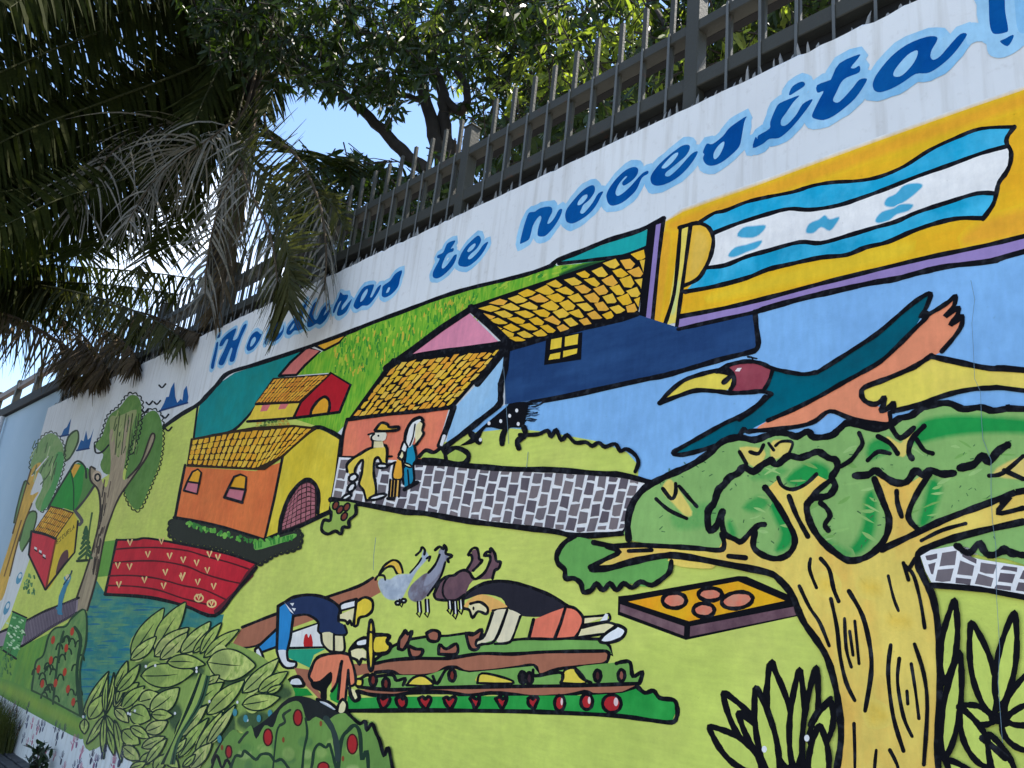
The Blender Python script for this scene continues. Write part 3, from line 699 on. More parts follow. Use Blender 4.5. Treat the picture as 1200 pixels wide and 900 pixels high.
for i in range(34): x = 120+i*7.2; L([(x, 214-(x-120)*.46), (x-8, 318-(x-120)*.56)], .9, (90,80,100), 0)
M('painted_gate', 'green painted gate on the lane')
F((70,142,84), '60,166 126,196 108,290 76,386 10,346', 0)
for i in range(40): x, y = U(30,110), U(190,340); L([(x,y),(x+U(4,10),y+U(2,6))], U(1,1.8), random.choice([(150,200,150),(40,110,60),(190,220,190)]), 0)
L('60,166 126,196', 1.4); L('12,346 76,388', 2)
M('painted_walker', 'small painted figure in blue by the lane')
L('318,20 302,60 286,110 280,172', 4, (62,130,170)); L('326,0 318,22 308,10', 3.4, (84,150,190)); F((210,200,170), ov(318,6,10,14)); L('300,40 330,-4 338,-24', 1.2, (40,70,80)); L('268,150 290,178', 2, (62,130,170))
for q in ((90,10,12,30),(32,150,12,34)):
    F((86,150,190), ov(q[0], q[1], q[2], q[3], rot=.35)); F((206,220,234), ov(q[0]+4, q[1]-10, q[2]*.6, q[3]*.4, rot=.35))
M('painted_berry_shrub', 'green painted shrub with red fruit near the wall foot')
F((98,140,86), '150,534 160,460 172,400 205,370 230,282 262,244 310,236 340,196 400,160 406,300 376,450 392,664 280,604', 1, alt=(122,156,96), altscale=9)
for i in range(34):
    x = U(165,385); y = U(230,600)
    if y < 640-x*1.2: continue
    L([(x-16,y+20),(x-10,y),(x,y-8),(x+10,y),(x+14,y+18)], 1.5, (34,60,44))
L('150,534 160,460 172,400 205,370 230,282 262,244 310,236 340,196 400,160 406,300 376,450 392,664', 1.7, (44,74,54)); L('250,600 262,480 282,330 300,260', 2, (44,74,54)); L('380,650 362,450 380,300 352,240', 3, (40,72,54)); L('150,536 210,565 280,604 392,664', 1.8, (50,80,50))
for x, y in ((182,436),(240,395),(305,450),(262,502),(200,505),(320,530),(345,590),(312,338),(340,260),(250,300)): F((186,66,48), ov(x, y, 9, 20, rot=.15))
for i in range(40): x, y = U(-10,60), U(330,470); L([(x,y),(x+U(-6,6),y+U(6,16))], 1.3, random.choice([(58,110,64),(90,140,80)]), 0)
for i in range(26): x = U(110,160)+0; y = U(-10,80); L([(x,y),(x+U(-6,6),y+U(6,14))], 1.4, random.choice([(64,110,70),(100,150,100)]), 0)
# --- crops and workers
M('painted_beam', 'brown painted beam of soil behind the workers'); Z(0, 0)
F(BROWN, '270,759 284,735 325,719 385,699 420,687 440,676 450,692 432,702 395,710 380,722 325,742 305,754 286,761', 0)
L('284,735 325,719 385,699 420,687 437,677', 2.8); L('270,760 300,757 325,742', 2)
M('painted_crop_rows', 'painted crop rows of brown soil and green leaves')
T(1, 3)
FO((118,170,92), '560,392 640,330 700,300 800,284 900,280 1000,266 1200,292 1360,290 1620,296 1660,330 1672,372 1630,350 1360,356 1200,368 1050,366 900,386 700,386 560,412', 2.6, 0)
F(BROWN, '455,412 560,410 640,392 760,386 900,386 1050,366 1200,366 1360,358 1640,354 1652,372 1630,412 1540,420 1440,432 1330,462 1300,420 1200,430 1000,452 900,430 800,466 690,468 560,450 455,472', 0)
L('560,410 640,394 760,386 900,386 1050,364 1200,366 1360,356 1600,352 1645,354 1655,374 1632,412 1540,422 1440,434 1400,440 1330,464 1305,420 1200,432 1000,452 940,428 890,432 830,462 690,470 640,448 560,452', 3.2)
F((128,176,98), '490,482 640,464 800,466 900,432 1000,452 1200,432 1300,422 1330,462 1540,420 1720,402 1762,412 1772,470 1812,450 1800,500 1200,518 830,524 640,532 480,518', 0, alt=(112,164,84), altscale=5)
for q in ('706,512 740,476 790,470 830,512', '1038,502 1060,456 1180,482 1200,504', '1432,502 1446,444 1500,434 1546,502', '466,484 498,484 496,514 470,514'): FO((228,208,84), q, 2.2)
L('490,482 520,464 545,470 570,470 640,464 660,490 700,480 690,512', 3); L('830,470 850,505 890,440 930,428', 3); L('1500,440 1530,480 1570,500', 3); L('1690,410 1720,402 1755,406 1768,470 1812,448 1800,500', 3.6); L('1300,440 1310,468 1420,452 1440,470 1430,500', 3)
for x, y, c in ((550,488,(120,52,48)),(610,506,(110,48,46)),(920,466,(120,52,48)),(1282,480,(60,40,50)),(1250,475,(40,36,44)),(1602,468,(70,40,44)),(1714,466,(150,90,80))):
    F(c, ov(x, y, 15, 25)); L(ov(x, y, 16, 27), 3, closed=1)
F(BROWN, '490,532 640,536 830,526 1200,516 1790,508 1720,552 1630,556 1550,544 1450,562 1320,566 1200,556 1000,560 900,546 740,546 640,560 520,552', 0)
L('480,520 640,534 830,524 1200,518 1500,514 1800,504', 3.4); L('480,540 540,556 640,562 740,546 900,546 1000,562 1100,548 1200,556 1320,568 1450,562 1540,544 1580,556 1640,558 1720,550 1790,520', 3.8)
F((36,148,66), '430,562 480,572 640,566 1000,564 1200,562 1550,560 1720,548 1792,526 1820,546 1862,540 1892,572 1960,580 1976,620 1950,684 1700,656 1200,636 430,632', 0, alt=(52,164,78), altscale=4)
L('430,632 800,630 1200,634 1450,642 1700,656 1850,676 1950,686 1974,660 1976,620 1960,582 1895,572 1865,538 1825,548 1792,522', 4)
for x in (600,685,795,910,1030,1155,1300):
    q = '%d,575 %d,566 %d,578 %d,566 %d,576 %d,605 %d,622 %d,602' % tuple(k+random.randint(-6,6) for k in (x-26,x-12,x,x+14,x+26,x+14,x,x-16)); F((168,42,50), q); L(q, 3, closed=1)
for x, y, a, b in ((1425,596,22,34),(1552,590,26,34),(1670,598,42,40)): F((176,42,50), ov(x, y, a, b)); L(ov(x, y, a+2, b+2), 3, closed=1); F((226,200,206), ov(x+a*.45, y-b*.2, a*.25, b*.5))
for q in ('668,340 672,300 690,272 700,254 712,272 732,258 722,290 708,322 690,346', '714,326 750,342 782,346 770,376 728,380', '800,268 830,254 860,266 852,304 812,302', '856,366 862,322 892,342 940,318 940,366', '984,268 1015,276 1060,250 1050,300 1040,342 1004,338'):
    F((158,100,84), q); L(q, 3, closed=1)
M('painted_blue_worker', 'painted farm worker bending in navy shirt, blue trousers and yellow cap')
F((40,160,130), '145,345 330,340 272,370 252,430 150,382', 0)
F((234,236,244), '165,264 300,218 322,332 152,336', 0); F((190,40,44), '225,330 228,280 240,272 246,290 258,272 266,330'); L('165,264 300,218 322,334 152,338', 2.2, sm=0)
F((44,134,206), '104,142 138,118 178,182 162,290 148,348 98,348', 0); F((44,134,206), '100,246 100,332 20,358 2,338', 0); L('104,142 98,348', 2.6, sm=0); L('176,182 162,290 148,348', 2.4, sm=0); L('100,246 0,340', 2.4, sm=0); L('20,360 98,332', 2.2, sm=0)
F(WHT, '98,352 146,350 150,394 186,406 180,428 140,428 114,402'); L('98,352 114,402 140,430 182,428 188,404 152,394 146,352', 2.4); F(WHT, '-4,344 16,338 36,390 16,406 -2,380'); L('-4,344 16,338 36,390 16,406 -2,380', 2.2, closed=1)
F((36,52,92), '136,124 180,100 260,90 340,110 392,152 388,210 416,232 418,276 300,268 292,214 240,182 175,186 150,150'); L('104,142 136,122 180,98 260,88 340,108 394,152 388,212', 2.8); L('416,232 420,276 300,268 292,216 240,182 178,188', 2.2)
F(WHT, '134,124 168,162 178,178 160,165', 0); F(WHT, '160,128 180,126 172,142', 0); F(WHT, '168,150 188,152 180,166', 0)
F(CREAM, '306,270 362,270 366,352 342,352 312,318'); F(CREAM, '368,280 412,282 412,352 370,352', 0); L('306,270 312,316 342,350 366,354 414,352 412,282', 2.2); L('366,272 366,350', 2)
F(CREAM, '388,184 462,150 468,206 440,208 430,218 388,206', 0); F(WHT, '400,132 472,110 462,146 394,166'); L('388,206 388,184 394,164 400,130 472,108', 2.4); L('394,164 462,146', 2); L('388,206 420,210 430,226 440,208 450,230', 2.4)
F((232,206,70), '470,122 510,100 545,116 546,160 520,186 486,196 476,228 460,228 466,150'); L('470,122 510,100 545,116 546,160 520,186 486,196 476,230 460,228 468,150', 2.6, closed=1)
M('painted_coral_worker', 'painted farm worker in coral crouching with a yellow sun hat')
F(BROWN, '180,430 256,440 262,500 310,560 300,580 262,540 230,510 196,470', 0); F(WHT, '148,505 165,480 200,472 220,495 218,516 150,512'); L('148,505 165,480 200,472 220,495 220,516 150,514', 3, closed=1)
F(GREEN, '118,520 240,528 268,560 150,566 118,560', 0); F((36,148,66), '345,560 360,520 396,480 390,600 350,580', 0); 
F((236,138,108), '252,470 262,430 282,390 320,370 400,360 440,370 462,440 468,500 440,512 432,440 420,582 386,576 396,484 356,540 356,450 300,490 262,492'); L('262,492 250,470 262,430 282,390 320,370 400,360 440,370', 2.8); L('356,540 380,500 400,410', 2.4); L('386,576 398,450 404,400', 2.4); L('420,582 434,440', 2.2); L('440,372 462,440 468,500 440,512 434,440', 2.4)
F(BLACK, '258,496 300,490 352,448 358,490 334,530 332,582 304,572 302,542 268,526')
F(WHT, '288,578 340,590 382,626 350,632 304,604'); L('288,578 340,590 382,626 350,634 304,604', 2.6, closed=1)
F(CREAM, '380,640 388,604 408,578 428,600 422,638 396,648'); L('380,640 388,604 408,578 428,600 422,638 396,650', 2.6, closed=1); F(CREAM, '444,530 470,540 484,572 462,584'); L('440,525 446,560 464,586 486,572 474,540', 3.4)
F(BLACK, '434,345 470,300 520,282 524,352 500,338 468,352 440,360'); F(WHT, '478,308 520,298 520,318 480,324'); F(CREAM, '440,356 480,340 516,352 512,392 494,388 486,414 476,392 446,378'); L('440,356 446,380 474,394 486,416 496,390 514,392', 2.6)
F((234,208,72), '524,330 532,230 542,206 552,240 554,330 550,420 540,446 530,420'); L('524,330 532,230 542,206 552,240 554,330 550,420 540,446 530,420', 2.8, closed=1); L('524,270 540,262 554,272', 2)
F((234,208,72), '560,292 622,282 616,310 632,330 616,354 560,362'); L('558,276 600,276 626,282 616,308 634,328 618,358 580,366 556,364', 3.6)
M('painted_woman_worker', 'painted farm worker stretched over the rows in navy top and coral shorts')
F((40,40,52), '978,92 1050,42 1130,24 1200,30 1280,50 1380,90 1460,140 1400,182 1330,192 1240,186 1180,150 1150,104 1060,86 980,112'); L('970,150 978,92 1050,42 1130,24 1200,30 1280,50 1380,90 1462,140', 3)
F((244,190,112), '968,152 1000,110 1060,86 1130,110 1182,150 1110,162 1080,182 1070,140 1010,124 986,160'); F(CREAM, '1002,134 1050,124 1086,150 1080,176 1042,166 1015,198 1000,162'); L('970,152 1000,160 1015,196 1042,166 1080,178 1086,150 1050,122 1006,130', 2.6); L('1110,162 1182,150', 2.2)
F(BLACK, ov(1020,152,5,9)); F((230,222,196), '1110,172 1180,156 1240,180 1240,200 1200,300 1140,312 1120,300 1060,318 1034,326 1036,302 1072,280'); L('1110,172 1072,280 1036,302 1034,328 1060,320 1122,300 1178,160', 2.6); L('1242,188 1220,260 1190,310 1120,318', 2.4)
F((186,206,110), '1240,190 1302,196 1282,290 1200,304 1220,250', 0); L('1240,190 1215,262 1200,300', 2.2)
F((238,128,106), '1300,206 1380,172 1452,146 1500,156 1536,200 1522,250 1496,290 1280,292', 0); L('1302,204 1280,292', 3, sm=0); L('1452,146 1430,220 1402,292', 3, sm=0); L('1458,142 1500,154 1536,200 1522,250 1496,292', 2.8); L('1200,300 1280,294 1400,296 1496,290', 2.6)
F(CREAM, '1542,196 1620,184 1642,190 1540,226', 0); F(CREAM, '1530,242 1670,220 1692,232 1660,266 1510,288', 0); L('1542,192 1640,184 1655,178 1652,210 1540,228', 2.4); L('1530,242 1640,218 1692,230', 2.4); L('1510,288 1600,276 1660,264 1690,232', 2.4)
F(WHT, '1614,212 1640,176 1652,180 1648,206', 0); F((226,232,246), '1690,234 1732,254 1712,290 1650,312 1614,302 1640,272'); L('1692,228 1734,252 1714,292 1650,314 1612,304 1640,270 1690,236', 3)

# --- goats
M('painted_goats', 'four grey and brown painted goats with upright necks'); Z(430, 630, 7.5)
FO((238,196,84), '106,332 130,280 160,240 230,198 290,226 316,320 270,322 232,258 184,258 140,290', 2.2)
S((156,170,194), '100,400 130,360 200,370 260,332 330,322 390,310 470,200 496,110 528,132 542,172 500,222 440,292 400,362 342,470 300,540 200,545 140,500', 1.6, 1, alt=(186,198,216), altscale=14, under=FIELD)
S((104,94,110), '362,500 390,420 500,322 560,300 630,190 632,120 690,84 700,132 722,162 690,212 660,320 600,412 540,502 460,562 392,552', 1.2, 1, alt=(132,136,158), altscale=12, under=FIELD)
S((150,156,180), '540,320 630,190 640,120 680,100 690,190 640,310 560,400 500,420', 3, .8, under=(118,114,134))
L('380,310 450,230 480,180', 1.6); L('540,310 600,240 640,150', 2.2); L('690,215 655,330 600,420 535,510', 2); L('600,110 640,80 672,100 680,64 700,100 694,140 750,160 712,192 720,215', 2.6); L('432,155 470,120 486,84 510,110 505,150', 2.2); L('525,185 560,165 545,205', 2)
F((112,84,96), '586,490 620,420 650,380 720,340 770,330 800,304 860,290 916,200 922,122 968,108 990,182 1012,196 980,232 930,292 920,320 966,362 1040,302 1086,200 1074,150 1110,110 1130,180 1172,222 1140,282 1100,360 930,380 862,500 780,546 700,546 610,542', 1, alt=(94,70,84), altscale=10)
L('590,500 620,430 660,370 720,338 770,330 810,300 860,286 905,310 930,350 965,362 1040,302 1086,200', 2.6); L('700,545 670,500 670,430 690,380 720,345', 1.8); L('590,495 610,540 700,552 790,548 860,500', 2.4); L('880,280 925,200 915,150 890,158 925,100 968,94 985,150 990,190 1016,198 990,235 935,290', 2.4); L('1086,200 1080,160 1030,160 1060,125 1084,130 1090,92 1125,140 1140,205 1176,215 1160,270 1125,290 1105,360', 2.6)
for x, y, d in ((458,565,90),(528,545,110),(728,556,70),(775,560,110),(826,548,80),(300,545,20)):
    F(WHT, [(x-10,y),(x+12,y),(x+14,y+d),(x-4,y+d)], 0); L([(x-12,y),(x-8,y+d),(x-20,y+d+12),(x+6,y+d+46),(x+22,y+d),(x+14,y)], 1.8, BLACK, 0)
for x, y in ((272,575),(325,555)): F(WHT, ov(x, y, 20, 14)); L(ov(x, y, 20, 16), 2.2, closed=1)
L('76,370 100,335 150,335 162,372', 2)

# --- box of fruit
M('painted_fruit_box', 'painted box of pink fruit on an orange cloth'); T(2, 3)
F(BLACK, '498,95 560,88 1060,0 1100,2 1352,112 1350,186 815,300 496,182', 0)
F((246,190,42), '545,120 1060,25 1280,116 830,212', 0, alt=(246,170,40), altscale=6)
F((104,78,90), '508,132 808,236 806,280 506,168', 0, alt=(122,96,106), altscale=14); F((96,70,84), '836,236 1340,140 1338,182 834,284', 0, alt=(120,92,104), altscale=12)
for x, y, a, b, r in ((762,115,56,36,0),(930,86,56,30,0),(900,160,50,32,0),(1057,114,74,38,-.15)):
    F((216,124,104), ov(x, y, a, b, rot=r), 1, alt=(206,140,120), altscale=20); L(ov(x, y, a, b, rot=r), 3.6, closed=1)

# --- toucan-like painted bird
M('painted_bird', 'painted flying bird with yellow beak and coral wings'); Z(0, 0)
F(TEALW, '906,433 927,437 943,438 957,436 972,428 1000,410 1030,390 1060,364 1080,348 1091,344 1084,364 1072,384 1052,406 1032,424 1008,438 986,450 960,465 930,480 900,493 886,500 865,512 850,516 825,527 800,532 789,531 800,525 825,510 850,496 870,487 890,473 903,463 897,460', 0, alt=(8,84,106), altscale=4)
F((246,156,122), '1086,370 1100,362 1120,347 1118,360 1108,371 1123,362 1114,381 1128,370 1124,388 1104,412 1092,418 1068,432 1040,444 1012,456 1012,468 1020,473 1034,478 1042,484 1041,496 1020,495 996,491 973,483 960,494 935,500 900,504 884,505 890,499 900,493 930,480 960,465 986,450 1008,438 1032,424 1052,406 1072,384', 0)
F((232,218,100), '1012,456 1040,444 1068,432 1092,419 1120,424 1160,432 1200,436 1420,462 1420,490 1200,458 1160,456 1130,458 1100,466 1072,476 1046,482 1048,472 1034,480 1037,468 1024,473 1014,468', 0, alt=(226,206,104), altscale=4)
Z(760, 340, 6)
F((232,214,92), '90,790 140,730 250,642 400,592 490,572 562,600 592,640 572,690 500,710 350,700 220,740'); F((150,72,88), '560,550 600,522 720,506 820,526 876,556 850,640 815,700 700,716 560,716 604,660 592,600', 1, alt=(138,58,76), altscale=9)
F((236,226,236), '608,570 626,548 656,546 640,572', 0)
L('80,795 140,725 250,636 380,590 500,560 560,530 640,508 720,502 800,518 876,552 1000,580 1100,592 1182,578', 3.8); L('80,795 220,742 340,706 480,712 580,724 700,720 800,712 866,732', 4); L('876,556 850,640 812,706', 3.4); L('560,560 600,600 600,660 575,705', 4); L('480,572 540,576 580,600 530,650', 4.4); L('866,732 740,840 640,912', 4); L('730,500 732,476 700,470', 1.6); L('732,476 764,482', 1.2)
Z(0, 0)
L('957,437 972,428 1000,410 1030,390 1060,364 1078,350 1091,344 1086,360 1079,372 1086,366 1086,372 1072,386 1052,406 1032,424 1008,438 986,450 960,465 930,480 900,493', 4); L('1086,370 1100,362 1112,354 1120,347 1118,359 1108,371 1116,366 1124,361 1122,370 1114,381 1122,376 1128,370 1127,382 1118,396 1104,412', 4)
L('897,465 890,473 870,487 850,496 825,510 800,524 789,531 800,533 825,527 850,518 865,512 872,503 876,506 884,505 900,504 935,500 955,494 973,482 996,490 1020,495 1042,497 1043,484', 4)
L('1092,417 1080,425 1068,432 1040,444 1014,454 1010,462 1014,470 1024,474 1032,471 1037,466 1036,474 1033,482 1042,478 1048,472 1047,482', 4.6); L('1092,418 1120,424 1160,432 1200,434 1420,460', 5.2); L('1047,482 1072,476 1100,466 1130,458 1160,455 1200,458 1420,490', 4.4)

# --- big tree at the right
m = M('painted_tree', 'big painted tree with green crown, thick black outline and yellow trunk')
M('crown', parent=m)
F(FOL, '735,631 737,612 742,592 756,573 777,560 800,552 830,534 850,518 867,514 900,512 930,510 960,511 977,511 992,498 1012,500 1040,502 1070,487 1090,476 1112,474 1137,480 1162,481 1200,481 1420,488 1420,730 1200,662 1180,655 1150,652 1125,640 1060,660 900,662 840,648 780,640', 1)
F((104,166,90), '675,630 659,640 653,655 660,666 666,678 680,684 686,695 700,686 718,690 740,684 760,688 783,676 789,662 780,652 700,634')
for q, a in (('1070,520 1080,496 1105,489 1140,488 1200,492 1260,500 1260,514 1200,508 1150,508 1110,512', .95), ('1014,585 1024,576 1028,600 1023,630 1008,648 994,648 1006,632 1014,610', .95), ('1092,563 1104,572 1096,600 1086,616 1078,614 1084,590', .95), ('902,588 916,594 928,612 930,632 922,644 910,645 917,626 908,606', .95), ('922,562 938,548 956,542 972,550 972,562 960,566 946,572 932,570', .95), ('1020,520 1035,515 1046,526 1030,535 1018,538', .9), ('872,595 890,582 902,590 888,600', .8), ('832,606 838,600 844,610 836,618', .95), ('857,610 864,625 860,632 853,618', .8), ('1090,690 1150,650 1200,660 1200,675', .0), ('880,560 905,548 925,552 905,562', .5), ('790,600 830,590 850,600 830,616 795,620', .4), ('960,630 985,640 1000,650 980,655 965,645', .6)):
    if a: S(FOLD, q, 7, a, under=FOL)
for i in range(90):
    x, y = U(880,1185), U(520,640); d = U(-.6,.6); n_ = U(5,12)
    L([(x-n_*math.cos(d), y-n_*math.sin(d)), (x, y), (x+n_*math.cos(d), y+n_*math.sin(d)+U(-2,2))], U(1.5,4), random.choice([(140,184,112),(118,166,92),(136,178,108),(150,190,122)]), 1, taper=.9)
for i in range(110):
    x, y = U(770,1190), U(515,650); L([(x,y),(x+U(-4,4),y+U(-3,3))], U(.5,1.1), (70,110,72), 0)
M('trunk', parent=m)
F(TRUNK, '693,666 712,655 728,646 698,636 720,637 740,639 800,640 830,643 844,642 848,634 845,622 858,634 870,636 884,624 888,625 884,640 892,648 908,655 925,650 932,640 931,622 915,592 900,573 913,562 920,570 934,574 946,570 960,558 972,564 958,575 948,588 948,602 956,622 972,642 995,656 1015,655 1034,642 1044,622 1040,596 1028,566 1026,558 1040,562 1056,567 1070,565 1084,556 1080,566 1066,598 1068,612 1080,622 1100,612 1150,590 1200,575 1420,540 1420,575 1200,612 1150,622 1100,637 1082,644 1076,655 1085,677 1097,707 1101,750 1102,800 1100,850 1100,900 1112,1010 968,1000 980,930 982,900 986,862 984,825 977,795 967,767 950,737 937,722 935,702 915,680 900,671 850,661 800,652 775,651 740,657 715,666', 0, alt=(232,190,96), altscale=3, stretch=(1.4,1,.6))
for q in ('962,680 975,678 980,690 966,692', '1045,722 1062,724 1066,732 1046,732', '1012,682 1028,684 1032,694 1016,694', '1020,826 1035,832 1040,842 1022,846', '790,650 830,652 835,658 800,656'): S((246,204,74), q, 14, .5, under=TRUNK)
for q in ('777,575 790,590 805,605 812,600 795,572 785,562', '868,525 880,545 892,545 897,528', '1040,512 1052,532 1062,534 1072,508 1062,512 1056,520', '905,520 914,516 928,520 924,532 906,538'): S((222,200,110), q, 2, .9, under=FOL)
S((216,192,112), '1165,555 1200,535 1300,510 1300,560 1200,562', 3, .9, under=FOL)
M('outline', parent=m)
L('738,632 737,612 742,592 756,573 777,561 790,555 812,545 832,532 848,518 867,513 885,516 900,511 912,507 925,509 935,512 948,506 955,513 975,511 985,503 995,496 1012,500 1030,503 1045,498 1055,491 1068,488 1080,480 1090,476 1112,473 1130,480 1150,478 1165,482 1185,479 1200,480 1420,486', 6)
L('675,628 662,637 654,650 655,660 663,668 664,678 674,678 682,684 685,694 694,692 700,684 708,692 716,684 724,692 732,684 742,689 752,682 765,686 778,678 786,670 788,658', 4.6)
L('697,636 720,640 745,639 790,641 820,643 845,645 850,638 847,626', 4.6); L('693,665 710,656 727,647 712,641', 4.4); L('695,667 715,666 740,659 775,652 800,652 850,661 900,671 915,680 930,698 937,716 945,732 958,750 970,770 978,795 984,825 987,862 983,895 975,940', 6)
L('847,607 850,625 862,632 870,635 880,625 890,616 897,615', 5); L('848,600 840,618 832,620 831,600 838,590 843,575 850,568 856,560 866,555 873,548 884,553 895,545 905,540', 6.4)
L('886,624 884,640 892,649 908,655 922,652 931,642 932,628 922,608 910,588 898,572', 5.4); L('905,540 912,545 925,535 938,537 948,534 960,530 972,537 981,540 982,550 976,560 980,570 974,580 965,583 956,584 948,590 947,600 953,618 965,635 980,648 995,657 1012,655 1028,645 1040,628 1043,608 1036,588 1026,562', 6)
L('963,590 970,596 974,605 968,615 972,622', 4.6); L('975,563 960,575 950,586', 5); L('1003,558 1018,557 1027,552 1036,558 1050,566 1064,565 1074,552 1082,557 1092,552 1105,556 1119,555', 6.4); L('1091,556 1078,575 1067,598 1067,610 1078,622', 5.2); L('1035,644 1065,630 1100,613 1130,601 1160,590 1190,578 1200,576 1300,556', 6); L('1175,590 1185,583 1170,602 1200,596', 4.4)
L('1200,612 1150,623 1110,634 1085,644 1077,652 1078,664 1086,682 1095,702 1101,740 1103,790 1101,850 1101,900 1112,1005', 6.4); L('1420,574 1300,596 1200,612', 6)
L('1125,640 1132,648 1140,648 1148,638 1155,648 1168,650 1178,642 1186,650 1200,650', 5); L('1126,549 1142,545 1152,535 1160,542 1170,530 1182,522', 7); L('1160,558 1176,555 1200,535', 4); L('1178,552 1200,562', 4)
L('1008,508 1012,520 1006,530 998,540 985,548', 4); L('1030,512 1044,520 1053,532', 4.4); L('1084,500 1070,515 1066,530 1070,538', 5); L('1045,500 1056,514 1072,502', 5); L('1075,515 1084,528 1094,532', 4); L('1018,540 1030,530 1044,532', 4); L('913,560 918,570 930,574 945,568 958,556', 3.4)
L('770,585 785,598 806,608', 3.4); L('778,573 788,585 793,578 793,567', 3.4); L('797,570 808,583 818,594', 3.4); L('868,530 876,544', 3.4); L('880,530 890,532 896,522', 3.4); L('910,523 917,518 930,519 926,532', 2.6); L('902,520 908,528', 3)
for q, w in (('738,646 765,645',4),('855,652 875,654',5),('926,582 935,605 948,629',4.4),('1052,576 1053,590 1058,606',4.4),('1081,634 1105,622 1133,614',3.4),('951,655 950,668 958,689',3.2),('963,655 973,668 978,690 984,705',3.8),('938,687 950,712 962,730 973,757',3.2),('975,702 982,735 986,770 993,800 1003,821',3.6),('996,693 1012,722 1021,760 1022,790 1015,833',4.2),('991,725 993,760 999,782',3),('997,740 1001,768',2.6),('1003,728 1008,778',3),('1042,675 1048,700 1054,716',2.8),('1062,663 1072,675 1080,705 1085,736',3.2),('1045,756 1042,790 1048,840 1060,880',3.8),('1055,772 1053,800 1060,840 1070,863',3.4),('1069,778 1074,810 1078,842',3),('1064,810 1065,825',3),('1073,755 1084,790 1088,830 1084,896',3.6),('1002,848 1003,900 1000,960',3),('1028,879 1026,910 1030,960',3),('1044,879 1055,905 1060,960',3.4),('1074,655 1066,668',4),('1060,660 1066,680',3.4)): L(q, w)
M('painted_right_path', 'patch of grey painted paving right of the trunk'); Z(0, 0)
F(WHT, '1080,652 1092,645 1120,640 1128,650 1150,656 1200,664 1420,706 1420,738 1200,698 1150,690 1094,685 1086,670', 0)
cells('1084,652 1120,642 1150,658 1200,666 1420,708', '1094,683 1150,688 1200,696 1420,734', 14, 2, [PAVE1, PAVE2], shear=-.06, gu=.26, gv=.26, stag=1, bulge=0)
L('1093,686 1150,691 1200,700 1420,740', 5); L('1122,640 1134,648 1140,646 1150,637 1160,652 1180,646 1200,652', 5.6)

# --- bold black plants
M('painted_black_plant', 'bold black outlined painted leaves in front of the trunk')
def bl(a, b, hw, w=5.4, bend=0): leaf(a, b, hw, (190,208,106), BLACK, w, 0, bend)
for a, b, hw in (((905,905),(905,775),10),((925,905),(903,778),14),((932,905),(937,785),9),((945,905),(958,782),8),((955,880),(975,822),12),((900,890),(848,812),13),((893,905),(832,852),14),((912,900),(866,835),10),((960,930),(962,850),12),((910,920),(886,806),11)): bl(a, b, hw)
for q in ('888,806 900,830 905,850', '975,818 960,832 950,850'): L(q, 4)
F(WHT, ov(947,865,3,4)); F(WHT, ov(896,878,3,4)); F(BLACK, ov(928,912,26,16))
M('painted_black_bush', 'bold black outlined painted leaves right of the trunk')
for a, b, hw in (((1108,800),(1120,704),9),((1108,890),(1126,765),10),((1165,840),(1140,730),13),((1172,830),(1190,718),11),((1178,838),(1240,770),13),((1165,846),(1125,828),10),((1175,850),(1230,880),14),((1180,845),(1250,826),12),((1160,900),(1127,830),13),((1150,930),(1110,890),10),((1190,930),(1160,860),12)): bl(a, b, hw)
L('1153,865 1165,875 1180,888', 6); F(BLACK, ov(1172,842,8,7))

# --- leafy plant and berry bush, bottom left
m = M('painted_leafy_plant', 'dense clump of pale green painted leaves with dark outlines')
Z(0, 0)
F((140,168,92), '97,862 105,830 130,800 150,775 170,755 190,740 225,735 250,745 300,765 325,785 340,800 345,820 320,850 300,862 270,858 250,900 235,925 180,905 150,890 130,870 105,880', 1, vary=.09)
for x, y, a, b in ((174,783,16,9),(226,786,14,8),(158,836,8,12),(247,824,16,9),(285,798,26,10),(262,850,14,26),(206,840,8,16),(300,845,22,12),(186,808,10,8),(330,812,12,8)): S((26,60,56), ov(x, y, a, b), 7, .8, under=(140,168,92))
LC = [(190,206,118),(180,198,110),(196,210,128),(196,202,130),(170,192,106)]
def lf(x0, y0, s, items):
    for it in items:
        (ax, ay, bx, by, hw) = it[:5]; Z(0, 0)
        leaf((x0+ax/s, y0+ay/s), (x0+bx/s, y0+by/s), hw/s*1.15, random.choice(LC), LEAFO, 1.35, 1, U(-.05,.05), alt=(140,168,88), altscale=18)
lf(90, 780, 7.5, [(60,440,285,50,34),(75,470,70,600,34),(110,470,240,260,55),(250,440,330,60,22),(255,430,280,90,20),(330,360,550,150,50),(400,380,600,180,45),(340,370,440,110,36),(350,340,450,30,28),
  (550,320,755,265,72),(650,400,905,195,74),(660,430,850,440,44),(470,400,655,470,78),(610,580,805,490,52),(340,380,462,500,40),(250,440,90,690,30),(250,440,240,820,24),(270,440,345,640,28),(340,480,395,850,30),(280,560,335,790,28),
  (410,570,558,690,60),(480,540,645,640,40),(580,720,780,625,40),(410,710,562,830,52),(560,860,700,760,40),(620,860,800,640,36),(690,920,790,780,44),(790,785,905,900,42),(480,900,620,850,30)])
lf(90, 700, 7.5, [(480,520,768,95,72),(690,480,965,42,74),(480,550,705,345,48),(690,520,990,268,66),(740,548,982,310,50),(920,490,1182,215,60),(1030,490,1280,225,40),(340,800,450,560,38),(360,830,560,590,42),(570,690,1040,650,92),(800,570,1135,590,55)])
lf(200, 700, 7.5, [(270,495,455,225,38),(300,530,612,285,44),(330,570,755,600,122),(640,840,960,540,58),(780,830,1040,655,50),(860,840,990,770,26)])
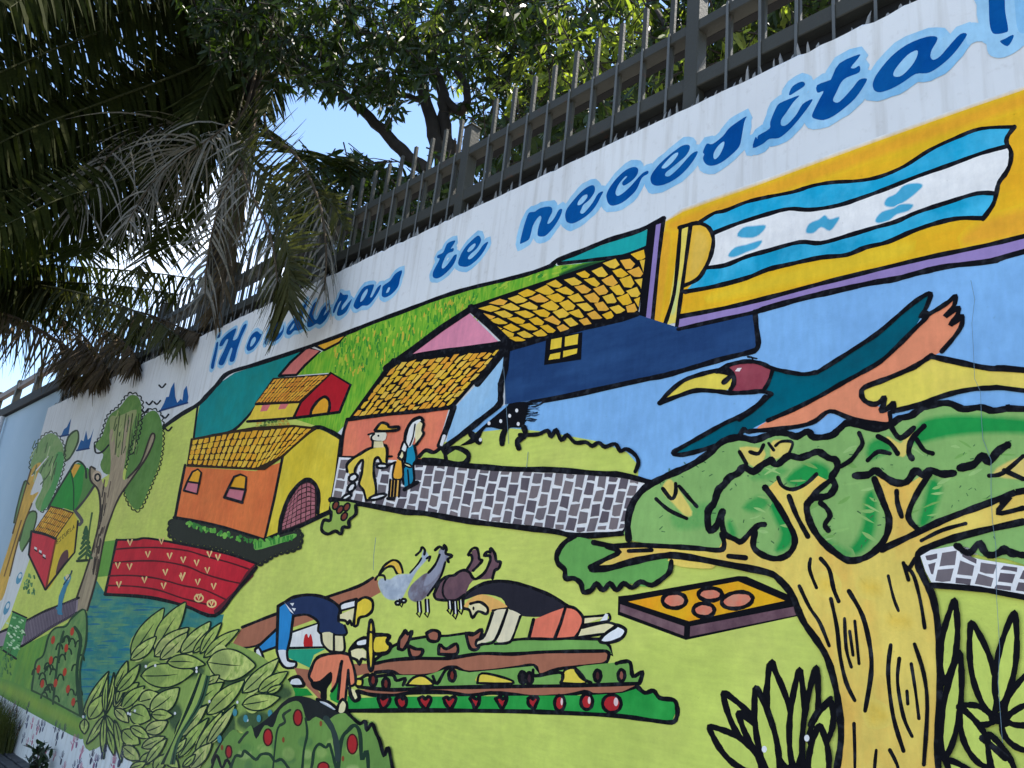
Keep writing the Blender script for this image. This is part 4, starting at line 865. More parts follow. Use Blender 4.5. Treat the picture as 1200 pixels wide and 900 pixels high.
lf(200, 780, 7.5, [(280,180,440,85,36),(200,350,470,150,62),(330,430,660,130,64),(640,345,970,280,62),(100,625,335,345,46),(80,810,345,460,44),(230,765,465,405,46),(330,695,582,345,40),(180,905,375,680,52),(20,780,150,640,28),(120,890,230,780,26),(60,650,160,420,30)])
for i in range(9):
    x = 215+i*2.1; Z(0, 0); L([(x+20-i*.6, 790+i*.4), (x+6, 825), (x-10-i*1.2, 866), (x-26, 895)], 1.5, random.choice([LEAFO,(150,178,96),(60,96,72)]))
for x, y in ((153.5,837),(159,833),(183,780),(172,781),(232,787),(232,783),(247,822),(280,823),(290,844),(206,836),(151,836),(98,840)): F(WHT, ov(x, y, 1.3, 1.8))
for x, y in ((277,835),(288,842),(305,842),(318,836),(259,866)): F((70,140,160), ov(x, y, 2.6, 4.4))
m = M('painted_fruit_bush', 'rounded painted bush with red fruit at the bottom edge')
Z(0, 0)
F((36,40,44), '250,900 262,868 290,858 315,842 340,818 365,818 400,836 412,842 400,860 300,900')
F((112,152,80), '236,960 240,910 250,895 262,870 275,855 285,860 296,850 302,866 312,850 322,852 330,832 345,822 355,825 362,845 372,840 384,845 395,838 408,836 425,845 430,850 438,845 440,856 446,872 452,884 457,876 462,900 480,985', 1)
for i in range(40): S(random.choice([(150,178,104),(92,138,74),(166,188,122),(84,126,78)]), ov(U(278,418), U(866,935), U(4,9), U(3,8)), 4, .6, under=(112,152,80))
L('408,834 416,842 424,848 430,845 432,856 438,848 443,860 447,868 452,886 457,876 462,900 478,985', 3.2); L('250,900 256,885 262,900 268,890 275,905', 2.4); L('272,900 278,886 285,886 288,880 294,884 302,890 308,884 318,884 324,892 332,890 340,900', 2.6, (38,62,50)); L('360,842 362,860 358,880 356,905', 2.2, (38,62,50)); L('364,910 368,895 370,880 376,872 384,876 388,872 392,885 396,900', 2.6, (38,62,50)); L('398,905 402,868 410,856 418,850 424,860 426,890 432,880 434,905', 3.4, (38,62,50)); L('384,842 392,855 396,870 398,890', 5, (50,66,66)); L('322,900 326,860 330,850', 1.6, (38,62,50))
L('282,870 288,862 292,858', 2.4, (50,66,56)); L('330,850 336,846 334,838 342,832', 2.4, (50,66,56))
for x, y, a, b in ((351,841,4.5,8.5),(316,864,4.6,9),(270,881,3,6.5),(415,872,5.4,10.6),(381,899,6,5)): F((172,44,50), ov(x, y, a, b)); L(ov(x, y, a+.6, b+.8), 1.4, (70,30,34), closed=1)
for x, y in ((334,867),(404,889),(378,848),(262,876)): F((140,78,50), ov(x, y, 1.6, 3.4))

# --- lettering
LET = M('painted_lettering', 'blue brush lettering reading !Honduras te necesita! along the wall top'.replace('!Hon', '¡Hon'))
GL = []
def G(p, holes=()): GL.append((pts(p), [pts(h) for h in holes]))
Z(600, 205, 10)
G('95,795 130,640 160,540 195,450 235,435 270,430 330,390 430,370 470,390 470,440 440,500 415,570 450,560 500,500 550,410 590,405 570,480 520,570 460,650 390,715 320,720 300,690 315,600 345,510 330,480 290,520 245,600 220,700 195,760 120,800')
EE = '630,520 625,460 650,390 720,300 800,210 880,145 950,120 975,160 960,220 900,300 840,350 815,400 800,440 830,455 880,410 950,320 1010,220 1070,195 1040,260 980,370 900,460 800,530 710,570 650,555'
G(EE, ['770,350 780,310 830,250 880,230 880,270 830,330 790,355'])
Z(700, 170, 8.571)
G('95,540 95,490 130,420 200,330 290,250 370,220 410,240 405,290 360,350 280,405 255,400 255,370 300,320 280,320 220,390 185,470 200,510 250,490 330,420 400,340 460,280 510,260 510,290 450,330 400,440 340,510 250,580 160,610 115,590')
G('540,370 540,310 600,220 690,130 790,50 860,5 920,0 930,40 890,110 810,180 730,245 690,280 685,310 730,310 820,230 900,140 960,80 1010,65 990,120 920,220 830,310 720,380 620,410 565,400', ['650,220 690,170 760,100 810,75 805,110 750,180 690,230 655,235'])
Z(810, 120, 10)
G('140,580 185,485 250,490 370,400 440,310 530,240 650,165 625,230 595,400 565,520 470,620 350,710 240,745 170,720 140,660 155,610', ['265,650 270,590 320,510 385,460 385,510 340,610 290,665'])
Z(0, 0)
G('882.5,173.5 885.5,161 888,163 889,159 902,151 903,143 909,128 914,121.2 929,114.7 937,112.4 930,120 922,131.7 915.7,141 916.3,147.4 923.3,145.7 933.8,134 940.8,122.3 951.3,116.5 951.3,120 943,131.7 932.7,144.5 923.3,154.4 913,162 902,163 894,169')
Z(900, 50, 8.571)
G('215,510 250,440 330,395 370,405 365,440 290,490 225,530')
G('495,430 620,380 640,360 720,210 920,120 900,170 835,250 870,260 920,235 920,300 800,350 740,400 690,500 655,580 700,605 760,560 850,460 920,375 995,365 970,430 880,560 770,660 660,740 560,780 470,765 445,740 460,690 520,570 560,490 500,505')
Z(1010, 0, 6.316)
G('85,650 85,610 120,540 220,420 340,330 480,275 555,275 555,310 520,370 510,420 530,445 580,420 650,340 730,255 780,255 750,310 690,390 620,460 540,520 480,545 400,550 310,610 220,660 140,685 100,675', ['235,550 260,500 340,410 410,375 410,420 370,490 300,560 250,570'])
G('925,-90 1062,-100 1060,0 1065,100 1085,220 1060,245 990,255 960,230 945,150 940,0'); G('1025,310 1060,290 1120,260 1120,290 1080,345')
Z(495, 265, 12.857)
G('155,740 170,670 230,560 260,490 225,480 230,440 310,400 350,310 390,250 495,215 470,280 430,340 470,330 465,380 390,410 340,480 295,600 310,640 370,590 450,480 480,440 520,430 500,520 440,620 330,730 240,785 175,780')
G('545,580 545,520 600,390 690,270 830,145 880,180 880,240 820,340 740,410 690,470 700,500 750,480 840,390 920,280 990,235 970,300 900,420 800,530 680,610 580,605', ['680,370 720,310 790,260 800,290 760,350 700,390'])
Z(240, 330, 8.183)
G('125,520 150,490 145,530 120,545'); G('65,835 60,800 95,660 110,590 130,580 125,640 100,760 85,830')
G('140,615 160,560 210,505 290,450 300,470 270,560 310,545 340,480 370,420 400,405 395,440 350,540 310,660 285,755 250,770 238,745 265,650 250,640 215,720 180,795 145,800 135,770 190,650 225,560 205,560 170,615')
G('400,640 410,590 450,510 500,475 530,500 545,510 520,570 470,640 420,665', ['435,620 450,560 480,530 490,560 460,610'])
G('575,590 600,500 630,430 720,375 735,400 700,480 680,520 740,470 760,410 755,480 710,550 650,580 635,560 660,490 640,480 600,560 585,600')
G('785,500 790,450 830,390 880,330 940,240 985,170 975,230 940,330 925,430 960,440 900,470 860,470 820,510', ['815,470 840,420 860,400 850,440'])
Z(350, 300, 8.571)
G('85,700 100,600 150,480 180,470 150,600 180,640 230,540 290,480 300,490 250,600 320,520 325,530 280,630 220,690 180,680 120,715')
G('345,560 360,500 400,420 420,365 450,390 495,390 490,430 440,500 440,540 530,435 525,470 480,560 420,600 385,590 400,520 430,450 400,480 360,570')
G('555,510 560,470 600,390 660,310 750,285 755,310 735,370 720,410 740,410 790,320 830,290 810,350 760,430 700,495 640,500 590,535', ['620,460 640,390 690,330 690,370 650,440'])
G('835,390 840,340 850,300 920,250 970,180 1040,145 1020,230 1000,310 940,380 880,415 845,410', ['880,370 900,320 920,320 905,360'])
Z(0, 0)
for p, hs in GL:                                        # pale halo first, then the letters
    hw = .062; q = catmull(p, True, 2)
    CUR.poly(onwall(q), paint(LETH)); CUR.ribbon(onwall(q+[q[0], q[1]]), paint(LETH, alt=(126,184,232), altscale=5), hw*(1.15 if p[0][0] > 590 else .95))
Z(1010, 0, 6.316); F(LETH, '870,-140 880,180 920,310 940,400 1010,432 1100,410 1200,340 1260,250 1240,-150', 1); F((132,188,236), '1100,-120 1130,0 1150,200 1190,250 1240,200 1220,-120'); F(LETH, '780,190 850,170 900,200 930,300 850,310 780,330')
Z(0, 0)
for p, hs in GL:
    CUR.poly(onwall(catmull(p, True, 3)), paint(LETB, alt=(0,72,150), altscale=4))
    for h in hs: CUR.poly(onwall(catmull(h, True, 3)), paint(LETH))

# --- cracks, drips, hand prints
M('wall_crack', 'hairline cracks running down the painted wall')
for q in ('1139,330 1143,352 1140,380 1142,410 1143,445 1150,460 1151,490 1154,515 1162,540 1163,580 1165,612 1168,640 1170,700 1173,760 1172,800 1176,870', '440,630 438,650 437,668', '620,530 618,548', '590,430 596,520'): L([(x+U(-1,1), y) for x, y in pts(q)], .42, (104,132,158), 0)
M('hand_prints', 'pink, blue and purple hand prints along the white base of the wall')
HC = [(70,72,120),(186,96,140),(60,60,104),(130,84,130),(196,120,156),(44,44,84),(56,60,96)]
zlo, zhi = .12, .42
def hand(x, z, s, c, rot):
    pm_ = paint(c)
    def tr(u, v): return (x+(u*math.cos(rot)-v*math.sin(rot))*s, z+(u*math.sin(rot)+v*math.cos(rot))*s)
    CUR.poly([tr(math.cos(t)*.034*U(.8,1.1), math.sin(t)*.042*U(.8,1.1)) for t in [k*.785 for k in range(8)]], pm_)
    for k, (a, l) in enumerate(((-.45,.05),(-.15,.06),(.12,.062),(.38,.052),(1.1,.04))):
        b0 = tr(math.sin(-a)*.052, math.cos(a)*.052); b1 = tr(math.sin(-a)*(.055+l), math.cos(a)*(.055+l)); CUR.ribbon([b0, b1], paint(c), .013*s, 0)
for i in range(150):
    x = -12+11.6*i/150+U(-.06,.06); hand(x, U(zlo, zhi-.02*R()), U(.55,.85), random.choice(HC), U(-.5,.5))
for mo in MOTIFS: mo.build()

# ------------------------------------------------------------------ steel fence on the wall
def steel(name, a, b):
    k = N(name); c = k.mix(k.noise(5, 5), a, b)
    c = k.mix(k.ramp(k.noise(9, 7, rough=.7), [(.60, (0,0,0)), (.68, (1,1,1))]), c, (.075,.04,.025, 1))
    return k.done(k.bsdf(c, .6, .25, k.noise(70, 5), .3, .006))
M_STEEL = steel('grey_painted_steel', (.034,.034,.027), (.054,.054,.044))
M_STEEL2 = simple('galvanised_strap', (.07,.074,.07), (.11,.115,.107), 9, .5, .4, 60, .15)
M_SPIKE = simple('spike_steel', (.14,.14,.13), (.32,.31,.29), 20, .5, .4, 60, .2)
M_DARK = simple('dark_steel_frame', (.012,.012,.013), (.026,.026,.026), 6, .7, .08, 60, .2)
FE = bpy.data.objects.new('metal_fence', None); COL.objects.link(FE); FE.location = (-5, .1, 3.87)
tag(FE, 'dark grey steel fence of upright pickets standing on the painted wall', 'fence')
def under(o, par):
    o.parent = par; o.matrix_parent_inverse = Matrix.Translation(-par.location); return o
FX0, FX1 = -12.0, 3.1
for z0, z1 in ((4.022,4.098),(4.334,4.392)): under(bevel_box('rail', (FX0,.083,z0), (FX1,.158,z1), M_STEEL, None, .004), FE)
under(box('rail_shade_strip', (FX0,.1585,4.336), (FX1,.205,4.35), M_DARK), FE)  # dark strip added as the shaded underside of the upper rail
under(box('dark_gap_sheet', (FX0,.1405,3.86), (FX1,.152,4.03), M_DARK), FE)  # added dark sheet, stands in for the black gap below the lower rail
x = -1.952; posts = []
while x < FX1: posts.append(x); x += 1.66
x = -1.952-1.66
while x > FX0: posts.append(x); x -= 1.66
pm = None
for x in posts:
    if pm is None: p = bevel_box('post', (-.036,0,0), (.036,.075,.70), M_STEEL, None, .005); pm = p.data
    else: p = link('post', pm)
    under(p, FE); p.location = (x, .0762, 3.845)
    cp = bevel_box('cap', (-.041,-.005,.70), (.041,.08,.712), M_STEEL, None, .004); cp.parent = p
tm = sm_ = None
x = -1.764+.163*28
while x > FX0:
    if min(abs(x-q) for q in posts) > .065:
        if tm is None: p = bevel_box('picket', (-.013,0,0), (.013,.022,.628), M_STEEL, None, .003); tm = p.data
        else: p = link('picket', tm)
        under(p, FE); p.location = (x+U(-.004,.004), .1, 4.03); p.rotation_euler = (U(-.01,.01), U(-.012,.012), 0)
        if sm_ is None: p = bevel_box('strap', (-.0065,0,0), (.0065,.007,.545), M_STEEL2, None, .002); sm_ = p.data
        else: p = link('strap', sm_)
        under(p, FE); p.location = (x+.006, .0755, 3.85); p.rotation_euler = (0, U(-.01,.01), 0)
    x -= .163
km = None
x = FX1
while x > FX0:
    if km is None:
        v = [(-.009,0,0),(.009,0,0),(.007,.012,0),(-.007,.012,0),(-.004,0,.06),(.004,0,.06),(.001,.006,.085)]
        p = mesh('spike', v, [(0,1,5,4),(1,2,6,5),(2,3,6),(3,0,4,6),(4,5,6)], M_SPIKE); km = p.data
    else: p = link('spike', km)
    under(p, FE); p.location = (x, .045+U(-.012,.02), 3.862); s = U(.5,1.15); p.scale = (U(.6,1.5), 1, s); p.rotation_euler = (U(-.25,.15), U(-.22,.22), U(-.6,.6))
    x -= U(.03,.055)

# ------------------------------------------------------------------ blue wall past the end of the mural, with its railing
M_BLUE = simple('blue_limewash', (.30,.44,.56), (.40,.53,.64), 1.6, .75, .2, 60, .3)
BW = bpy.data.objects.new('blue_wall', None); COL.objects.link(BW); BW.location = (-16, .15, 0); tag(BW, 'pale blue wall with a dark steel beam beyond the end of the mural', 'wall')
under(box('face', (-21,.12,-.1), (-12.083,.32,4.17), M_BLUE), BW); under(bevel_box('beam', (-21,.06,4.172), (-12.09,.34,4.33), M_DARK, None, .008), BW)
under(bevel_box('end_post', (-15.75,.05,-.1), (-15.55,.118,4.17), M_DARK, None, .008), BW)
RL = bpy.data.objects.new('metal_railing', None); COL.objects.link(RL); RL.location = (-16, .2, 4.33); tag(RL, 'brown steel railing with square posts on the blue wall', 'railing')
M_BRN = simple('brown_railing_paint', (.09,.06,.05), (.16,.12,.10), 6, .6, .3, 60, .2)
under(bevel_box('rail', (-21,.17,4.68), (-12.1,.25,4.78), M_BRN, None, .006), RL)
for x in (-12.9,-14.2,-15.5,-16.9,-18.3,-19.7): under(bevel_box('post', (x-.06,.165,4.332), (x+.06,.255,4.84), M_STEEL, None, .006), RL)
M_PIPE = simple('white_pipe', (.7,.7,.7), (.8,.8,.8), 6, .4, .4)
v, f = [], []; tube(v, f, [(-15.28,.06,1.0),(-15.28,.06,4.15)], .035, 10); o = mesh('white_pipe', v, f, M_PIPE, None, True); tag(o, 'thin white pipe standing against the blue wall', 'pipe')
v, f = [], []
for z in (1.6,2.6,3.7): tube(v, f, [(-15.28,.045,z-.02),(-15.28,.045,z+.02)], .042, 10)
c = mesh('bracket', v, f, M_DARK, None); c.parent = o

# ------------------------------------------------------------------ plants
M_LEAF = leafmat('mango_leaf', (.013,.025,.006), (.030,.048,.010), .34, spec=.22)
M_LEAF_LIT = leafmat('sunlit_leaf', (.12,.17,.03), (.21,.22,.055), .55)  # brighter copy of the leaf, with the sunlight put into its colour
M_BARK = simple('bark', (.022,.019,.016), (.055,.046,.038), 9, .9, .1, 50, .8, (1,1,.3))
M_PALM = leafmat('palm_leaflet', (.012,.016,.004), (.028,.033,.007), .3, .75, spec=.04)
M_OLIVE = leafmat('olive_palm_leaflet', (.034,.038,.013), (.06,.06,.024), .2, .65, spec=.1)
M_DRY = leafmat('dry_leaflet', (.105,.096,.084), (.24,.22,.195), .1, .85, spec=.08)
M_DRYB = leafmat('brown_leaflet', (.05,.036,.024), (.12,.088,.058), .15, .8, spec=.08)
def leaf_geo(v, f, p, d, n, l, w):
    s = d.cross(n); 
    if s.length < 1e-4: s = Vector((1,0,0))
    s.normalize(); b = len(v); dr = Vector((0,0,-1))*l*.12
    v += [p, p+d*l*.35+s*w*.5, p+d*l*.35-s*w*.5, p+d*l*.72+s*w*.42+dr*.5, p+d*l*.72-s*w*.42+dr*.5, p+d*l+dr]
    f += [(b,b+2,b+1), (b+1,b+2,b+4,b+3), (b+3,b+4,b+5)]
def rv(): 
    while 1:
        q = Vector((U(-1,1),U(-1,1),U(-1,1)))
        if .05 < q.length < 1: return q.normalized()
def spray(v, f, tv, tf, p, n, ln, droop=.5):
    """a twig end with a drooping bunch of long leaves"""
    ax = (rv()+Vector((0,0,-.2))).normalized(); tube(tv, tf, [p-ax*.35, p-ax*.12+Vector((0,0,.03)), p+ax*.05], [.007,.005,.003], 4)
    for i in range(n):
        d = (ax*U(-.1,1)+rv()*.95+Vector((0,0,-droop))).normalized()
        leaf_geo(v, f, p-ax*U(0,.28), d, rv(), ln*U(.5,1.4), ln*U(.17,.3))
def region(polyg, n, y0, y1):
    xs = [q[0] for q in polyg]; ys = [q[1] for q in polyg]; out = []
    while len(out) < n:
        x, y = U(min(xs),max(xs)), U(min(ys),max(ys)); c = False
        for i in range(len(polyg)):
            a, b = polyg[i-1], polyg[i]
            if (a[1] > y) != (b[1] > y) and x < (b[0]-a[0])*(y-a[1])/(b[1]-a[1])+a[0]: c = not c
        if c and ((x-378)/60)**2+((y-152)/40)**2 > 1: out.append(near(x, y, U(y0, y1), U(9,13)))      # the open patch of sky beside the trunks
    return out
def tree(label, base, stems, sprays, sunlit, name='broadleaf_tree', mat=None):
    t = bpy.data.objects.new(name, None); COL.objects.link(t); t.location = base; tag(t, label, 'tree')
    for nm, paths in stems:
        for pth, r0, r1 in paths:
            v, f = [], []; p = catmull([tuple(q) for q in pth], False, 5); n = len(p)
            p = [Vector(q)+rv()*.012 for q in p]
            tube(v, f, p, [r0+(r1-r0)*i/(n-1) for i in range(n)], 9); under(mesh(nm, v, f, M_BARK, None, True), t)
    tv, tf = [], []; v, f = [], []
    for p, n, ln in sprays: spray(v, f, tv, tf, p, n, ln)
    cr_ = under(mesh('crown', v, f, mat or M_LEAF), t); cr_['kind'] = 'stuff'
    v, f = [], []
    for p, n, ln in sunlit: spray(v, f, tv, tf, p, n, ln)
    if v: cr_ = under(mesh('sunlit_foliage', v, f, M_LEAF_LIT), t); cr_['kind'] = 'stuff'
    cr_ = under(mesh('twigs', tv, tf, M_BARK), t); cr_['kind'] = 'stuff'
    return t
A = at
b0 = A(515, 260, 1.6); gA = Vector((b0.x, 1.6, -.1))
stA = [('trunk', [([gA, Vector((b0.x,1.6,2.5)), A(517,235,1.6), A(511,170,1.6), A(500,120,1.65), A(488,70,1.7), A(474,5,1.9), A(460,-80,2.2)], .10, .04),
                  ([gA+Vector((.25,.1,0)), A(527,245,1.7), A(521,160,1.75), A(519,112,1.8), A(505,62,1.9), A(520,0,2.2), A(560,-70,2.5)], .09, .04)]),
       ('limb', [([gA+Vector((.1,.15,2.4)), A(505,240,1.5), A(478,185,1.4), A(440,145,1.3), A(405,112,1.2), A(370,85,1.1), A(330,60,1.0)], .085, .03), ([A(519,112,1.8), A(540,130,1.8), A(548,105,1.9), A(535,78,2.), A(560,40,2.2)], .05, .03),
                 ([A(500,120,1.65), A(465,110,1.6), A(440,118,1.6), A(400,95,1.7)], .035, .015), ([A(505,62,1.9), A(590,40,2.3), A(680,30,2.6), A(760,60,2.8)], .05, .02), ([A(488,70,1.7), A(430,40,1.5), A(360,10,1.4), A(290,-10,.5)], .05, .02)])]
spA = []
for pg, n, y0, y1, k in (([(215,-60),(640,-60),(650,60),(560,80),(470,100),(430,125),(400,105),(330,85),(215,60)], 620, .8, 3.2, 16),
                      ([(330,60),(480,90),(470,140),(420,122),(360,115),(320,110)], 60, .9, 1.6, 12),
                      ([(590,-60),(830,-60),(820,30),(740,60),(650,120),(590,100)], 190, 1.4, 3.6, 13),
                      ([(520,60),(660,100),(640,190),(590,190),(540,150)], 80, 1.6, 3, 12),
                      ([(600,90),(720,60),(800,40),(800,150),(600,230)], 150, 2., 4, 11),
                      ([(800,-60),(1060,-60),(1060,0),(820,90)], 200, 1.0, 3, 14)):
    spA += [(p, k, .15) for p in region(pg, n, y0, y1)]
litA = [(p, 9, .15) for p in region([(480,-30),(830,-30),(800,60),(700,130),(590,130),(480,60)], 190, 1.2, 3.4)]
litA += [(p, 8, .15) for p in region([(600,90),(800,20),(800,130),(600,210)], 100, 1.2, 3.2)]
tree('tall leafy tree with dark forked trunks growing behind the fence', gA, stA, spA, litA)
b1 = A(430, 300, 1.1); gB = Vector((b1.x, 1.1, -.1))
spB = [(p, 12, .17) for p in region([(350,180),(420,185),(480,205),(545,205),(545,250),(420,320),(330,330),(320,230)], 260, .45, 1.5)]
spB += [(p, 11, .15) for p in region([(540,170),(700,110),(720,140),(560,240)], 90, .6, 1.6)]
tree('dark leafy shrub pressed against the back of the fence', gB, [('trunk', [([gB, Vector((b1.x,1.1,2.)), A(432,320,1.1), A(440,240,1.1), A(470,200,1.0)], .06, .02), ([Vector((b1.x,1.1,1.8)), A(520,280,1.1), A(600,190,1.1)], .04, .015), ([Vector((b1.x,1.1,2.2)), A(380,300,1.), A(350,220,.9)], .04, .015)])], spB, [(p, 8, .15) for p in region([(375,240),(415,240),(400,290),(378,290)], 4, .6, 1.)], 'leafy_shrub')
b2 = A(960, 60, 1.3); gC = Vector((b2.x, 1.5, -.1))
spC = [(p, 10, .13) for p in region([(700,110),(820,20),(1060,-60),(1060,0),(900,80),(720,170)], 200, .9, 2.2)]
tree('small leafy tree behind the fence near the right end', gC, [('trunk', [([gC, Vector((b2.x,1.5,2.2)), A(950,80,1.5), A(930,10,1.6), A(900,-60,1.8)], .07, .03), ([Vector((b2.x,1.5,2.4)), A(860,110,1.5), A(800,60,1.6), A(760,0,1.8)], .05, .02)])], spC, [(p, 8, .12) for p in region([(700,110),(900,0),(1060,-50),(900,70),(720,150)], 70, .8, 2)])

def frond(v, f, rv_, rf_, path, lpx, n, caps, w=.043, droop=.12, fwd=.22, t0=.1, rad=.02, gap=.12, spread=1., seg=3, dn=.12, face='up', wild=.1):
    """rachis through path, straight leaflets on both sides that bend down under their weight"""
    cj = U(-.5,.5); K = len(path)-1
    p = [Vector(q) for q in catmull([tuple(near(*q, caps[0]+(caps[1]-caps[0]+cj)*i/K)) for i, q in enumerate(path)], False, 8)]; m = len(p)
    tube(rv_, rf_, p, [rad*(1-.75*i/(m-1)) for i in range(m)], 6)
    for k in range(n):
        t = t0+(1-t0)*(k+U(-.3,.3))/n; x = max(0, min(m-1.001, t*(m-1))); i = int(x); q = p[i].lerp(p[i+1], x-i)
        tan = (p[i+1]-p[i]).normalized(); side = tan.cross(Vector((0,0,1)) if face == 'up' else Vector((0,1,0)))
        if face == 'tilt': side = Vector((-.3,-.55,.78))
        if side.length < .1: side = tan.cross(Vector((0,1,.2)))
        side.normalize(); ln = lpx*(q-CAM).length/FPX*(.6+.6*math.sin(math.pi*min(1,t*.85+.12)))
        for sg in (-1, 1):
            if R() < gap: continue
            l = ln*U(.8,1.15); d = (tan*fwd*U(.6,1.5)+side*sg*spread*U(.8,1.1)+Vector((0,0,-dn*U(.5,1.5)))+rv()*wild).normalized()
            pos = q.copy(); b = len(v); wd = ((tan-d*tan.dot(d)).normalized()+rv()*.7).normalized(); hang = droop*U(.5,1.6)
            for s in range(seg+1):
                u = s/seg; ww = w*.5*(1-u**2.2)+.0015
                v += [pos+wd*ww, pos-wd*ww]
                if s: f.append((b+2*s-2, b+2*s-1, b+2*s+1, b+2*s))
                dd = (d+Vector((0,0,-1))*hang*(u+.1)*2.2+rv()*.03).normalized(); pos = pos+dd*l/seg
def palm(label, base, trunk, fronds, caps):
    t = bpy.data.objects.new('palm_tree', None); COL.objects.link(t); t.location = base; tag(t, label, 'palm')
    if trunk:
        v, f = [], []; p = catmull([tuple(q) for q in trunk], False, 6); p = [Vector(q) for q in p]
        tube(v, f, p, [.15+.012*math.sin(i*2.4) for i in range(len(p))], 12); under(mesh('trunk', v, f, M_BARK, None, True), t)
    for (mat, path, lpx, n, kw) in fronds:
        v, f, a, b = [], [], [], []; frond(v, f, a, b, path, lpx, n, caps, **kw)
        o = under(mesh('frond', a, b, M_DRYB if mat in (M_DRY, M_DRYB) else M_OLIVE, None, True), t); o2 = mesh('leaflets', v, f, mat); o2.parent = o; o2['kind'] = 'stuff'
    return t
c0 = along(318, -4, 11.9)
PA = [
 (M_PALM, [(318,-10,.9),(260,35,.4),(210,62,.0),(100,105,-.5),(0,142,-.8),(-90,190,-1.)], 62, 95, dict(face='tilt')),
 (M_PALM, [(318,-14,.9),(240,-5,.4),(150,12,-.1),(50,50,-.5),(-60,100,-.8)], 62, 90, dict(face='tilt')),
 (M_PALM, [(318,-6,.9),(250,70,.5),(190,110,.1),(100,160,-.3),(0,200,-.6),(-60,230,-.7)], 60, 95, dict(face='tilt')),
 (M_PALM, [(318,-20,.9),(220,-50,.3),(110,-40,-.3),(0,-10,-.7),(-80,30,-.9)], 70, 90, dict(face='tilt')),
 (M_PALM, [(318,-6,.9),(270,90,.5),(215,150,.2),(150,190,-.1),(60,215,-.3),(-40,235,-.5)], 56, 90, dict(face='tilt')),
 (M_PALM, [(318,0,.9),(285,60,.7),(270,120,.4),(225,185,.1),(160,230,-.1),(80,255,-.2)], 54, 90, dict(face='tilt')),
 (M_PALM, [(318,-10,.9),(330,20,.7),(330,60,.5),(322,100,.4),(312,130,.3)], 50, 60, dict(fwd=.9, spread=.5, dn=.4)),
 (M_PALM, [(318,-10,.9),(290,25,.6),(262,70,.3),(240,115,.1),(225,150,-.1)], 54, 70, dict(fwd=.8, spread=.6, dn=.4)),
 (M_PALM, [(318,-20,.9),(270,-60,.2),(190,-70,-.4),(90,-40,-.8),(10,10,-1.)], 70, 90, dict(face='tilt')),
 (M_OLIVE, [(318,0,.9),(262,120,.4),(275,170,.0),(310,215,-.2),(334,275,-.3),(339,325,-.32),(338,362,-.3)], 84, 120, dict(droop=.06, fwd=.62, t0=.3, spread=.85, w=.02, face='wall', dn=.15, wild=.06)),
 (M_OLIVE, [(318,0,.9),(280,130,.3),(300,190,.1),(340,215,.0),(385,235,-.05),(405,270,-.1)], 46, 80, dict(droop=.4, dn=.5, t0=.3, w=.02, face='wall', fwd=.5)),
 (M_PALM, [(318,0,.9),(300,120,.6),(330,170,.5),(375,185,.4),(420,190,.35)], 40, 60, dict(fwd=.5, t0=.35)),
 (M_DRY, [(318,0,.9),(270,110,.3),(225,140,-.1),(180,150,-.3),(130,180,-.4),(95,240,-.4)], 84, 75, dict(droop=.75, dn=.2, fwd=.6, spread=.7, w=.017, t0=.3, gap=.35, seg=6, wild=.6)),
 (M_DRY, [(318,0,.9),(290,120,.3),(262,150,.0),(235,170,-.2),(190,200,-.3),(150,260,-.3)], 84, 75, dict(droop=.75, dn=.2, fwd=.6, spread=.7, w=.017, t0=.35, gap=.35, seg=6, wild=.6)),
 (M_DRY, [(318,0,.9),(300,130,.3),(290,170,.0),(262,225,-.2),(245,290,-.25),(240,345,-.25)], 56, 46, dict(droop=.5, dn=.5, spread=.5, w=.018, t0=.35, gap=.1, seg=5, wild=.3)),
 (M_DRYB, [(318,0,.9),(300,140,.4),(285,200,.1),(275,260,.02),(262,320,-.08),(250,370,-.08)], 44, 64, dict(droop=.5, dn=.8, spread=.4, w=.022, t0=.4, seg=4, wild=.3)),
 (M_DRY, [(318,0,.9),(310,140,.4),(345,180,.1),(372,230,-.1),(382,290,-.15),(380,340,-.15)], 56, 46, dict(droop=.6, dn=.6, spread=.5, w=.012, t0=.45, gap=.35, seg=5, wild=.3)),
 (M_DRY, [(318,0,.9),(280,130,.3),(285,200,-.1),(315,270,-.3),(325,330,-.34)], 60, 40, dict(droop=.6, dn=.6, spread=.5, w=.013, t0=.4, gap=.3, seg=5, wild=.3)),
]
PA += [(M_PALM, [(318,0,.9),(285,90,.5),(262,160,.2),(225,240,.05),(190,300,-.05)], 50, 80, dict(dn=.4, spread=.7)), (M_OLIVE, [(318,0,.9),(280,110,.4),(245,190,.1),(200,260,-.05),(160,320,-.1)], 50, 80, dict(dn=.5, spread=.7, w=.03)), (M_PALM, [(318,0,.9),(250,120,.4),(200,200,.1),(140,260,-.1),(90,300,-.2)], 50, 80, dict(dn=.3))]
for k in range(6):                                      # these run on past the left edge of the view
    m_, pa, l_, n_, kw_ = PA[k]; x, y, Y = pa[-1]; PA[k] = (m_, pa+[(x-110, y+55, Y-.12)], l_, int(n_*1.35), kw_)
JIT = []
for k in range(9):                                     # the rest of the crown, between the fronds read off one by one
    s = PA[k % 6]; o = (U(-34,30), U(-34,34)); JIT.append((M_PALM, [(x+o[0]*min(1,i/2), y+o[1]*min(1,i/2), Y+U(-.1,.25)) for i, (x, y, Y) in enumerate(s[1])], s[2]*U(.75,.95), s[3], dict(face='tilt', wild=.06)))
PA = PA[:9]+JIT+PA[9:]
palm('large palm with grey dead fronds drooping over the wall at the left', Vector((c0.x,c0.y,-.1)), [Vector((c0.x+.1,c0.y+.1,-.1)), Vector((c0.x+.05,c0.y+.12,4)), c0-Vector((0,0,.1))], PA, (11.9, 8.9))
c1 = along(-70, 330, 14.2)
